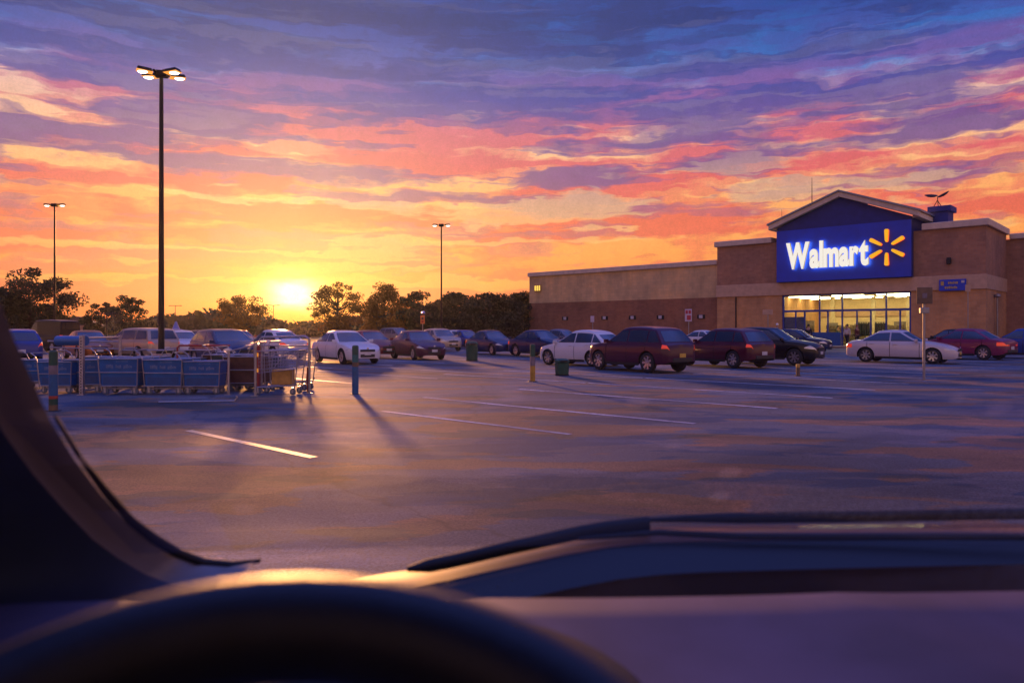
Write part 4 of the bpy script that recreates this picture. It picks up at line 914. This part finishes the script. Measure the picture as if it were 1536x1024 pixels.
# shelter
M_perf = pmat('perforated_steel', (.40, .36, .38, 1), .4, metal=.7, var=.5, scale=40); M_redp = pmat('red_panel', (.30, .025, .02, 1), .45)
e = empty('cart_shelter', (gx(290, 18), 18, 0), 0, 'steel tube shelter with posts and rails around the shopping carts', 'cart shelter')
def lx(px, Y): return gx(px, Y) - gx(290, 18)
def post(px, Y, hgt, rad=.028, mat=M_steel, sq=False):
    mb = MB(); xx, yy = lx(px, Y), Y - 18
    if sq: mb.box((xx, yy, hgt / 2), (.085, .085, hgt))
    else: mb.tube([(xx, yy, 0), (xx, yy, hgt)], rad, 10)
    mb.box((xx, yy, .008), (.16, .16, .016)); o = mb.build('post', mat, e, smooth=40)
    if sq:
        hb = MB()
        for k in range(int(hgt / .065)): hb.lathe([(.001, 0), (.016, 0)], 10, 'Y', (xx, yy - .0445, .06 + k * .065))
        hb.build('post_holes', M_dark, o)
post(123, 16.9, 1.36, mat=M_perf, sq=True); post(180, 19.6, 1.35, .04, M_perf); post(343, 17.0, 1.03); post(383, 16.7, 1.20, .03); post(464, 17.3, 1.30, .03, M_steel); post(392, 17.5, 1.2, .03)
def rail_(pts, rad=.024, mat=M_steel): mb = MB(); mb.tube([(lx(p, Y), Y - 18, z_) for p, Y, z_ in pts], rad, 10); mb.build('rail', mat, e, smooth=50)
rail_([(123, 16.9, 1.30), (180, 19.6, 1.30)]); rail_([(72, 20.5, 1.18), (182, 19.6, 1.17)]); rail_([(75, 20.5, 1.0), (182, 19.6, .98)], .02)
rail_([(180, 19.6, .95), (330, 19.8, .95)], .02); rail_([(266, 18.4, .75), (266, 18.4, 1.05), (270, 18.4, 1.10), (345, 18.5, 1.10)], .024, M_redp)
rail_([(326, 17.0, .98), (337, 17.0, .98), (342, 17.0, .92), (343, 17.0, .80)]); rail_([(383, 16.7, 1.15), (345, 17.0, 1.0)], .02)
rail_([(390, 17.5, 0.4), (390, 17.5, 1.27), (393, 17.5, 1.32), (458, 17.4, 1.34), (463, 17.3, 1.28)], .026); rail_([(392, 17.5, 1.12), (464, 17.3, 1.12)], .018)
mb = MB(); mb.tube([(lx(86, 17.1), 17.1 - 18, 1.24), (lx(129, 17.0), 17.0 - 18, 1.24)], .115, 16); mb.build('bumper_roll', P('roll_blue', (.02, .12, .34, 1), .2), e, smooth=40)
mb = MB(); mb.span((lx(385, 17.3), -.72, .05), (lx(389, 17.3), -.60, 1.12)); o = mb.build('end_panel', M_redp, e, bevel=.01)
for z_ in (.86, .5): mb = MB(); mb.span((lx(385.5, 17.3), -.735, z_), (lx(388.5, 17.3), -.722, z_ + .09)); mb.build('reflector', M_amber, o)
mb = MB(); mb.span((lx(462, 17.5), -.62, .02), (lx(466, 17.5), -.55, .62)); mb.build('end_panel', M_redp, e, bevel=.01)
# fallen pole on the ground before the carts
fp = MB(); fp.tube([(0, 0, .03), (1.45, .25, .03)], .018, 8); fp.tube([(1.45, .25, .03), (1.50, .26, .10), (1.48, .25, .13)], .022, 8); o = fp.build('loose_rail', M_steel, None, smooth=50); o.location = gnd(238, 605) ; tag(o, 'thin steel bar lying on the ground before the carts', 'bar')

# ------------------------------------------------------------------ trees
def leaf_mat(name, c1, c2, trans=.35):
    mt, nt, b = new_mat(name); tc = nt.new('ShaderNodeTexCoord').outputs['Object']
    nz = nt.noise(tc, .9, 3); col = nt.ramp(nz, [(.35, c1), (.65, c2)])
    nt.set(b.inputs['Base Color'], col); b.inputs['Roughness'].default_value = .8; b.inputs['Specular IOR Level'].default_value = .05
    tr = nt.new('ShaderNodeBsdfTranslucent'); nt.l.new(nt.mix(.5, col, (.20, .12, .02, 1)), tr.inputs[0]); mx = nt.new('ShaderNodeMixShader'); mx.inputs[0].default_value = trans
    nt.l.new(b.outputs[0], mx.inputs[1]); nt.l.new(tr.outputs[0], mx.inputs[2]); nt.l.new(mx.outputs[0], nt.n['Material Output'].inputs[0]); return mt
M_leaf = leaf_mat('leaves_dark', (.028, .045, .034, 1), (.055, .072, .046, 1), .14); M_leaf2 = leaf_mat('leaves_backlit', (.10, .06, .022, 1), (.17, .09, .028, 1), .6); M_bark = pmat('bark', (.05, .035, .025, 1), .9, var=.3, scale=8, bump=.5)  # second leaf tone carries the orange backlight near the sun in its colour
def leaves(pos, size, rng):
    n = len(pos); d = rng.normal(size=(n, 3)); d /= np.linalg.norm(d, axis=1)[:, None]
    a = np.cross(d, rng.normal(size=(n, 3))); a /= np.linalg.norm(a, axis=1)[:, None]; b = np.cross(d, a)
    s = size * rng.uniform(.6, 1.3, n)[:, None]
    V = np.stack([pos - a * s * .5, pos + b * s * .28, pos + a * s * .5, pos - b * s * .28], axis=1).reshape(-1, 3)
    return V
def quads_obj(name, V, mat, parent):
    n = len(V) // 4; me = bpy.data.meshes.new(name); me.vertices.add(len(V)); me.vertices.foreach_set('co', V.astype(np.float32).ravel())
    me.loops.add(n * 4); me.loops.foreach_set('vertex_index', np.arange(n * 4, dtype=np.int32)); me.polygons.add(n)
    me.polygons.foreach_set('loop_start', np.arange(0, n * 4, 4, dtype=np.int32)); me.update(calc_edges=True); me.materials.append(mat)
    o = bpy.data.objects.new(name, me); COL.objects.link(o); o.parent = parent; return o
def tree(px, Y, hgt, wd, clumps, per, leaf, label, mat=None, seed=1, cut=.22, name='tree', shape=1.0):
    e = empty(name, (gx(px, Y), Y, -.02), 0, label, 'tree', 'trees at the edge of the lot'); rng = np.random.default_rng(seed)
    tk = MB(); tr = .025 * hgt + .04; top_ = Vector((rng.uniform(-.2, .2), rng.uniform(-.2, .2), hgt * .78))
    tk.tube([(0, 0, 0), (rng.uniform(-.1, .1), 0, hgt * .25), (top_.x * .5, top_.y, hgt * .5), top_], [tr * 1.25, tr * .9, tr * .6, tr * .15], 8)
    P_ = []
    for k in range(clumps):
        u = rng.normal(size=3); u /= np.linalg.norm(u); rad = rng.uniform(.35, 1.0) ** .5
        zc = cut + (1 - cut) * .5
        c = np.array([u[0] * wd / 2 * rad, u[1] * wd / 2 * rad, hgt * (zc + u[2] * (1 - cut) * .5 * rad)])
        f = (c[2] / hgt - cut) / (1 - cut)
        c[:2] *= (1.15 - .75 * max(0, f)) if shape > 1 else 1.0
        c[2] = min(c[2], hgt * .96)
        cr = wd * rng.uniform(.075, .15)
        pp = rng.normal(size=(per, 3)); pp /= np.linalg.norm(pp, axis=1)[:, None]; pp *= (rng.uniform(.1, 1, per) ** .45)[:, None] * cr * np.array([1.35, 1.35, .8])
        P_.append(c + pp)
        zs = max(.12 * hgt, min(c[2] * .7, hgt * .7)); f = zs / (hgt * .78); a = Vector((top_.x * f * .7, top_.y * f * .7, zs))
        m_ = (a + Vector(c)) / 2 + Vector((0, 0, -.05 * hgt))
        tk.tube([a, m_, Vector(c)], [tr * .38, tr * .25, tr * .08], 5, cap=False)
    tk.build('trunk', M_bark, e, smooth=60, fix=False)
    quads_obj('crown', leaves(np.concatenate(P_), leaf, rng), mat or M_leaf, e); return e
tree(46, 82, 8.3, 8.6, 46, 210, .34, 'largest tree at the far left behind the dark van', seed=3, cut=.12)
tree(150, 98, 5.5, 4.6, 22, 150, .32, 'small bushy tree right of the left lamp post', seed=4, cut=.1)
tree(196, 96, 5.7, 5.4, 28, 160, .32, 'rounded small tree just left of the tall lamp post', seed=14, cut=.1)
tree(365, 100, 6.5, 6.2, 52, 130, .26, 'lone broad tree silhouetted left of the sun', M_leaf2, seed=5, cut=.2)
tree(506, 86, 6.9, 5.8, 58, 130, .24, 'airy glowing tree right beside the sun', M_leaf2, seed=6, cut=.15)
tree(576, 90, 7.0, 6.6, 64, 150, .27, 'pointed tree second to the right of the sun', M_leaf2, seed=8, cut=.12, shape=2)
tree(634, 92, 6.0, 6.6, 52, 210, .34, 'dense dark tree behind the orange sign', seed=9, cut=.02)
tree(684, 88, 5.8, 6.0, 52, 210, .34, 'dense dark tree just right of the middle lamp post', seed=10, cut=.02)
tree(735, 84, 5.7, 6.6, 56, 220, .34, 'dense rounded tree behind the dark blue sedan', seed=11, cut=.02)
tree(776, 90, 6.0, 5.6, 50, 210, .34, 'dense tree touching the left end of the store', seed=12, cut=.02)
tree(-30, 78, 6.2, 8, 40, 150, .36, 'tree at the far left mostly hidden by the windscreen pillar', seed=13, cut=.1)
# far wood
rng = np.random.default_rng(21); P_ = []
core_pts = []
for px in np.arange(-260, 880, 1.6):
    Y = 165 + 45 * math.sin(px * .013) + rng.uniform(-12, 12)
    hpx = 15 + 6 * math.sin(px * .021 + 1) + 5 * math.sin(px * .083) + 5 * math.sin(px * .19 + 2) + rng.uniform(-3, 3)
    if 385 < px < 495: hpx *= .70
    if px > 560: hpx += 12
    H_ = hpx / FPX * Y + EYE; n = 34
    z_ = H_ * rng.uniform(0, 1, n) ** .7; P_.append(np.stack([gx(px, Y) + rng.normal(0, 1.1, n), Y + rng.normal(0, 2.0, n), z_], axis=1)); core_pts.append((gx(px, Y), Y + 3.5, H_ * .80))
V = leaves(np.concatenate(P_), 1.15, rng)
wood = quads_obj('far_wood', V, M_leaf, None); tag(wood, 'low far wood along the horizon below the sunset', 'wood', kind='stuff')
cm = MB(); cm.grid([[(a, b, -.1), (a, b, c)] for a, b, c in core_pts[::4]]); cm.grid([[(a, b, c), (a, b + 14, -.1)] for a, b, c in core_pts[::4]]); cm.build('thicket', M_leaf, wood, fix=False)

# ------------------------------------------------------------------ people at the entrance
def skin(name, verts, edges, radii, mat, parent):
    me = bpy.data.meshes.new(name); me.from_pydata(verts, edges, []); ob = bpy.data.objects.new(name, me); COL.objects.link(ob)
    md = ob.modifiers.new('skin', 'SKIN'); md.use_smooth_shade = True; ss = ob.modifiers.new('sub', 'SUBSURF'); ss.levels = 1; ss.render_levels = 1
    for i, r_ in enumerate(radii): me.skin_vertices[0].data[i].radius = (r_, r_) if not isinstance(r_, tuple) else r_
    me.skin_vertices[0].data[0].use_root = True
    dg = bpy.context.evaluated_depsgraph_get(); dg.update(); m2 = bpy.data.meshes.new_from_object(ob.evaluated_get(dg)); bpy.data.objects.remove(ob); bpy.data.meshes.remove(me)
    m2.materials.clear(); m2.materials.append(mat); m2.polygons.foreach_set('use_smooth', [True] * len(m2.polygons)); o = bpy.data.objects.new(name, m2); COL.objects.link(o)
    if parent: o.parent = parent
    return o
M_skin = pmat('skin', (.40, .22, .15, 1), .5)
def person(loc, rz, sc, top_c, leg_c, hair_c, label, stride=.12, cap=None):
    e = empty('person', loc, rz, label, 'person', 'shoppers by the store doors'); e.scale = (sc,) * 3
    V = [(0, 0, .95), (0, 0, 1.15), (0, 0, 1.40), (0, -.01, 1.52), (0, -.02, 1.62), (0, -.03, 1.72)]; Rr = [(.16, .11), (.14, .10), (.17, .10), .055, (.078, .095), (.07, .085)]; Ed = [(0, 1), (1, 2), (2, 3), (3, 4), (4, 5)]
    for s_ in (-1, 1):
        b = len(V); V += [(s_ * .09, 0, .90), (s_ * .10, -s_ * stride * .5, .50), (s_ * .10, -s_ * stride, .09), (s_ * .10, -s_ * stride - .15, .04)]; Rr += [.09, .06, .042, .04]; Ed += [(0, b), (b, b + 1), (b + 1, b + 2), (b + 2, b + 3)]
        b = len(V); V += [(s_ * .19, 0, 1.38), (s_ * .24, s_ * .04, 1.12), (s_ * .25, s_ * .05 - .06, .88), (s_ * .25, s_ * .05 - .08, .80)]; Rr += [.055, .043, .03, .034]; Ed += [(2, b), (b, b + 1), (b + 1, b + 2), (b + 2, b + 3)]
        h0 = b + 3
        for k, (dx_, ln) in enumerate(((-.03, .07), (-.01, .085), (.01, .08), (.03, .065), (-.045, .04))):
            b = len(V); V.append((s_ * .25 + dx_ * .3, s_ * .05 - .08 + dx_, .80 - ln)); Rr.append(.009); Ed.append((h0, b))
    skin('body', V, Ed, Rr, M_skin, e)
    tops = pmat('jacket', top_c, .8); legs = pmat('trousers', leg_c, .8)
    V = [(0, 0, .90), (0, 0, 1.15), (0, 0, 1.40), (0, 0, 1.47)]; Rr = [(.19, .14), (.17, .13), (.19, .125), .08]; Ed = [(0, 1), (1, 2), (2, 3)]
    for s_ in (-1, 1):
        b = len(V); V += [(s_ * .19, 0, 1.38), (s_ * .24, s_ * .04, 1.12), (s_ * .25, s_ * .05 - .055, .90)]; Rr += [.075, .06, .046]; Ed += [(2, b), (b, b + 1), (b + 1, b + 2)]
    skin('jacket', V, Ed, Rr, tops, e)
    V = [(0, 0, .93)]; Rr = [(.175, .13)]; Ed = []
    for s_ in (-1, 1):
        b = len(V); V += [(s_ * .09, 0, .86), (s_ * .10, -s_ * stride * .5, .50), (s_ * .10, -s_ * stride, .10)]; Rr += [.105, .078, .062]; Ed += [(0, b), (b, b + 1), (b + 1, b + 2)]
    skin('trousers', V, Ed, Rr, legs, e)
    mb = MB(); mb.lathe([(.001, .115), (.06, .10), (.098, .04), (.106, -.03), (.09, -.07)], 14, 'Z', (0, .015, 1.705)); mb.build('cap' if cap else 'hair', pmat('cap', cap, .7) if cap else pmat('hair', hair_c, .7), e, smooth=60)
person(on_store(2.25, -1.6, .134), R(-60), 1.0, (.62, .55, .48, 1), (.02, .02, .03, 1), (.03, .02, .02, 1), 'person in a pale top and dark trousers just left of the pearl sedan')
person(on_store(2.9, -1.2, .134), R(20), .98, (.10, .02, .02, 1), (.02, .02, .03, 1), (.20, .05, .02, 1), 'person in a dark red jacket with reddish hair at the sliding doors')
person(on_store(-.4, -3.0, .134), R(140), 1.0, (.015, .015, .02, 1), (.015, .015, .02, 1), (.02, .02, .02, 1), 'person in dark clothes in front of the blue panel by the doors')
person(on_store(-3.0, -3.2, .134), R(100), 1.05, (.18, .02, .03, 1), (.02, .02, .03, 1), (.02, .02, .02, 1), 'person in a dark red jacket and white cap near the navy car', cap=(.7, .7, .72, 1))
person(on_store(5.2, 2.4, .02), R(200), 1.0, (.05, .05, .06, 1), (.02, .02, .03, 1), (.02, .015, .01, 1), 'person in dark clothes inside behind the rightmost panes')
person(on_store(-.1, 3.0, .02), R(30), 1.02, (.05, .06, .05, 1), (.02, .02, .03, 1), (.02, .015, .01, 1), 'person in dark clothes inside left of the sliding doors')
# ------------------------------------------------------------------ the car we sit in
M_dash = pmat('dash_plastic', (.070, .060, .102, 1), .60, var=.6, scale=3.0, rvar=.3); M_pil = pmat('pillar_trim', (.040, .060, .130, 1), .55, var=.12, scale=10); M_seal = pmat('rubber_seal', (.006, .006, .008, 1), .6)
M_leather = pmat('wheel_leather', (.010, .013, .026, 1), .42, var=.2, scale=40, bump=.2); M_edge = pmat('pillar_lit_edge', (.20, .17, .16, 1), .38, var=.08, scale=8)
M_hood = P('own_hood', (.085, .055, .070, 1), 0, .40)
own = empty('driver_car', (0, .4, 0), 0, 'dark car we look out of, with steering wheel, dashboard, pillar and wipers', 'car')
OFF = Vector((0, -.4, 0))
def part(mb, name, mat, **kw):
    mb.v = [tuple(Vector(p) + OFF) for p in mb.v]; return mb.build(name, mat, own, **kw)
def wsY(py): return .5715 / (.83 - (py - HY) / FPX)     # depth of the windscreen glass along a pillar edge row
edge = []
for px, py in ((385, 846), (345, 852), (300, 848), (262, 834), (225, 812), (190, 785), (150, 740), (112, 690), (75, 630), (30, 530), (0, 455)):
    Y = wsY(py); edge.append(Vector((gx(px, Y), Y, EYE - (py - HY) / FPX * Y)))
edge[0].y = edge[1].y - .01; edge += [Vector((-.435, .58, 1.59)), Vector((-.40, .36, 1.775))]
def strip(offs):
    out = []
    for i, p in enumerate(edge):
        f = min(1, i / 6); out.append([p + Vector(o1) * f + Vector(o0) * (1 - f) for o0, o1 in offs])
    return out
lit = MB(); lit.grid(strip([((0, .0, .004), (0, 0, 0)), ((-.004, -.010, .004), (-.009, -.020, .0)), ((-.012, -.030, -.004), (-.022, -.026, -.004)), ((-.02, -.05, -.014), (-.027, -.034, -.01))])); part(lit, 'pillar_lit_edge', M_edge, smooth=60)  # paler strip puts the light along the pillar into its colour
dk = MB(); dk.grid(strip([((-.02, -.05, -.014), (-.027, -.034, -.01)), ((-.05, -.10, -.04), (-.060, -.042, -.02)), ((-.12, -.2, -.10), (-.20, -.07, -.03)), ((-.30, -.35, -.16), (-.42, -.12, -.06)), ((-.60, -.5, -.3), (-.62, -.40, -.08))])); part(dk, 'pillar', M_pil, smooth=60)
sl = MB(); sl.tube([p + Vector((.003, .004, .004)) for p in edge[:9]], [.003, .006, .007, .007, .007, .006, .005, .003, .002], 8); part(sl, 'weather_seal', M_seal, smooth=60)
# dashboard
dsh = MB(); rows = []
for X_ in np.linspace(-.75, 1.25, 33):
    px_front = 880 + 0; rowz = []
    Yf = .90 + .05 * max(0, X_ - .1) + .035 * max(0, -X_ - .2)
    for f in np.linspace(0, 1, 14):
        Y = Yf - f * (Yf - .18); zz = 1.196 - .010 * math.sin(f * math.pi) - .16 * max(0, f - .55) ** 1.6 - (.06 * max(0, .035 - f) / .035) - .05 * max(0, -X_ - .35)
        zz -= .0; zz += .018 * math.exp(-((X_ - .35 - .25 * f) / .05) ** 2) * min(1, f * 3) * .5
        rowz.append((X_, Y, zz))
    rows.append(rowz)
dsh.grid(rows); part(dsh, 'dashboard', M_dash, smooth=60)
vt = MB(); vt.grid([[(X_, .99 + .05 * max(0, X_ - .1), 1.10), (X_, .905 + .05 * max(0, X_ - .1), 1.135), (X_, .86 + .05 * max(0, X_ - .1), 1.10)] for X_ in np.linspace(-.7, 1.25, 20)]); part(vt, 'defroster_trough', M_seal)
# instrument binnacle
bn = MB(); bn.grid([[(-.092 + .225 * math.sin(a), Y, 1.15 + hz * (.095 + .02 * math.cos(a)) * math.cos(a)) for a in np.linspace(-1.45, 1.45, 21)] for Y, hz in ((.70, .55), (.66, .9), (.58, 1.0), (.50, 1.0), (.48, .93))]); part(bn, 'instrument_hood', M_seal, smooth=60)
cl = MB(); cl.grid([[(-.092 + .22 * math.sin(a), .585, 1.10 + .10 * math.cos(a) * k) for a in np.linspace(-1.4, 1.4, 17)] for k in (0, 1)]); part(cl, 'instrument_cluster', M_seal)
# steering wheel
th = R(55); u = Vector((0, math.sin(th), math.cos(th))); nrmw = Vector((0, -math.cos(th), math.sin(th))); top_c = Vector((-.092, .332, 1.366)); ctr = top_c - u * .20
stw = MB(); NN = 72; pts = [ctr + u * .20 * math.cos(2 * math.pi * k / NN) + Vector((1, 0, 0)) * .20 * math.sin(2 * math.pi * k / NN) for k in range(NN)]
vs = []; fs = []; MM = 16
for k in range(NN):
    rd = (pts[k] - ctr).normalized()
    for j in range(MM): a = 2 * math.pi * j / MM; vs.append(pts[k] + rd * .022 * math.cos(a) + nrmw * .026 * math.sin(a))
for k in range(NN):
    for j in range(MM): fs.append((k * MM + j, ((k + 1) % NN) * MM + j, ((k + 1) % NN) * MM + (j + 1) % MM, k * MM + (j + 1) % MM))
stw.add(vs, fs); sw = part(stw, 'steering_wheel', M_leather, smooth=60)
hb = MB(); rot = Matrix((Vector((1, 0, 0)), u, nrmw)).transposed()
hb.box(ctr - nrmw * .02, (.17, .13, .05), rot, taper=.8)
for s_ in (-1, 1): hb.box(ctr + Vector((s_ * .135, 0, 0)) - nrmw * .012, (.12, .045, .022), rot)
hb.box(ctr - u * .12 - nrmw * .012, (.05, .13, .022), rot); hb.v = [tuple(Vector(p) + OFF) for p in hb.v]; hb.build('wheel_hub', M_leather, sw, bevel=.008)
# cowl, hood, wipers
crest = curve([(-.80, 1.02), (-.45, 1.085), (-.13, 1.128), (.02, 1.160), (.16, 1.186), (.25, 1.192), (.8, 1.196), (1.5, 1.17)])
hd = MB(); rows = []; cwl = []
for X_ in np.linspace(-.80, 1.5, 40):
    zc = crest(X_); cwl.append([(X_, 1.01 + .05 * max(0, X_ - .1), zc - .026), (X_, 1.045 + .04 * max(0, X_), zc - .014), (X_, 1.095, zc - .007)]); rows.append([(X_, 1.095, zc - .006), (X_, 1.12, zc - .004), (X_, 1.17, zc - .003), (X_, 1.26, zc - .035), (X_, 1.5, zc - .16), (X_, 1.8, zc - .36), (X_, 2.02, zc - .56), (X_, 2.08, zc - .75)])
hd.grid(rows); part(hd, 'hood', M_hood, smooth=60); cw_ = MB(); cw_.grid(cwl); part(cw_, 'cowl_panel', M_trim, smooth=60)
def wiper(pts, rad):
    mb = MB(); mb.tube(pts, rad, 8); return part(mb, 'wiper_blade', M_seal, smooth=60)
wiper([(X_, 1.13 + .02 * X_, crest(X_) + .012) for X_ in np.linspace(-.16, .21, 12)], [.004] + [.011] * 10 + [.012])
wiper([(X_, 1.15, crest(X_) + .014 + .012 * max(0, X_ - .5)) for X_ in np.linspace(.20, 1.35, 16)], [.003, .006] + [.009] * 13 + [.004])
ar_ = MB(); ar_.tube([(.10, 1.115, crest(.10) + .008), (.22, 1.105, crest(.22) + .006), (.34, 1.09, crest(.34) + .002), (.75, 1.07, crest(.75) + .004), (1.2, 1.08, crest(1.2) + .01)], [.003, .005, .005, .005, .004], 8); part(ar_, 'wiper_arm', M_seal, smooth=60)
# windscreen pane
def pane_mat():
    mt, nt, b = new_mat('windscreen_glass'); nt.n.remove(b); tc = nt.new('ShaderNodeTexCoord').outputs['Object']
    tr = nt.new('ShaderNodeBsdfTransparent'); gl = nt.new('ShaderNodeBsdfGlossy'); gl.inputs['Roughness'].default_value = .02; gl.inputs[0].default_value = (.9, .92, 1, 1)
    lw = nt.new('ShaderNodeLayerWeight'); lw.inputs[0].default_value = .12; mx = nt.new('ShaderNodeMixShader'); nt.set(mx.inputs[0], nt.m('MULTIPLY', lw.outputs['Fresnel'], .35)); nt.l.new(tr.outputs[0], mx.inputs[1]); nt.l.new(gl.outputs[0], mx.inputs[2])
    glow_film = nt.new('ShaderNodeBsdfTranslucent'); glow_film.inputs[0].default_value = (.75, .72, .72, 1); m2 = nt.new('ShaderNodeMixShader')
    vo = nt.new('ShaderNodeTexVoronoi'); vo.inputs['Scale'].default_value = 15; vo.inputs['Randomness'].default_value = 1.0; nt.l.new(tc, vo.inputs['Vector'])
    vs_ = nt.sep(vo.outputs['Color']); spot = nt.m('MULTIPLY', nt.m('SUBTRACT', 1.0, nt.smooth(vo.outputs['Distance'], .16, .24)), nt.smooth(vs_[0], .66, .85))
    mpz = nt.new('ShaderNodeMapping'); nt.l.new(tc, mpz.inputs[0]); mpz.inputs['Scale'].default_value = (1.2, 5, 5); smear = nt.smooth(nt.noise(mpz.outputs[0], 4, 4, .6), .52, .75)
    film = nt.m('ADD', .0015, nt.m('ADD', nt.m('MULTIPLY', smear, .007), nt.m('MULTIPLY', spot, .045))); nt.set(m2.inputs[0], film); nt.l.new(mx.outputs[0], m2.inputs[1]); nt.l.new(glow_film.outputs[0], m2.inputs[2])  # pale spots and smears imitate blurred light on the glass
    nt.l.new(m2.outputs[0], nt.n['Material Output'].inputs[0]); return mt
gp = MB(); gp.grid([[(X_, Y - .06 * (X_ - .3) ** 2, 1.2 + (1.05 - Y) * .83) for Y in np.linspace(1.06, .33, 5)] for X_ in np.linspace(-.52, 1.3, 9)]); part(gp, 'windscreen', pane_mat(), smooth=60)
# roof and driver's door
rf = MB(); rf.grid([[(X_, .33 - .06 * (X_ - .3) ** 2, 1.79), (X_, .25, 1.83 - .04 * ((X_ - .3) / .9) ** 2), (X_, -.6, 1.88 - .05 * ((X_ - .3) / .9) ** 2), (X_, -1.6, 1.84 - .05 * ((X_ - .3) / .9) ** 2)] for X_ in np.linspace(-.50, 1.25, 9)]); part(rf, 'roof_lining', M_pil, smooth=60)
dr = MB(); dr.grid([[(-.78, Y, .45), (-.76, Y, .9), (-.70, Y, 1.15), (-.78, Y, 1.19), (-.86, Y, 1.12), (-.88, Y, .45)] for Y in np.linspace(-.8, .75, 6)]); part(dr, 'door', M_pil, smooth=60)

# cabin behind us
bk_ = MB(); bk_.grid([[(X_, -1.55, .40), (X_, -1.50, 1.28), (X_, -1.60, 1.33)] for X_ in np.linspace(-.85, 1.35, 5)]); part(bk_, 'rear_bench', M_pil)
dr2 = MB(); dr2.grid([[(1.30, Y, .45), (1.28, Y, .9), (1.24, Y, 1.12), (1.36, Y, 1.18), (1.40, Y, .45)] for Y in np.linspace(-1.6, .75, 6)]); part(dr2, 'door', M_pil, smooth=60)
for X_, sx_ in ((-.72, -1), (1.22, 1)):
    q_ = MB(); q_.grid([[(X_ + sx_ * .10, Y, 1.15), (X_ + sx_ * .05, Y, 1.45), (X_ - sx_ * .02, Y, 1.84)] for Y in (-1.6, -1.3, -.55)]); part(q_, 'rear_pillar', M_pil)
q_ = MB(); q_.box((-.05, -.42, .95), (.5, .16, .75)); q_.box((-.05, -.45, 1.42), (.28, .10, .2)); part(q_, 'driver_seat', M_leather, bevel=.04)
# evening air
mt = bpy.data.materials.new('evening_air'); mt.use_nodes = True; hz = NT(mt.node_tree); hz.n.remove(hz.n['Principled BSDF'])
pv_ = hz.new('ShaderNodeVolumePrincipled'); pv_.inputs['Color'].default_value = (.95, .93, .95, 1); pv_.inputs['Density'].default_value = .00008; pv_.inputs['Anisotropy'].default_value = .85
hz.l.new(pv_.outputs[0], hz.n['Material Output'].inputs['Volume'])
hb_ = MB(); hb_.span((-420, -60, -1.5), (420, 330, 18)); tag(hb_.build('haze', mt), kind='stuff')
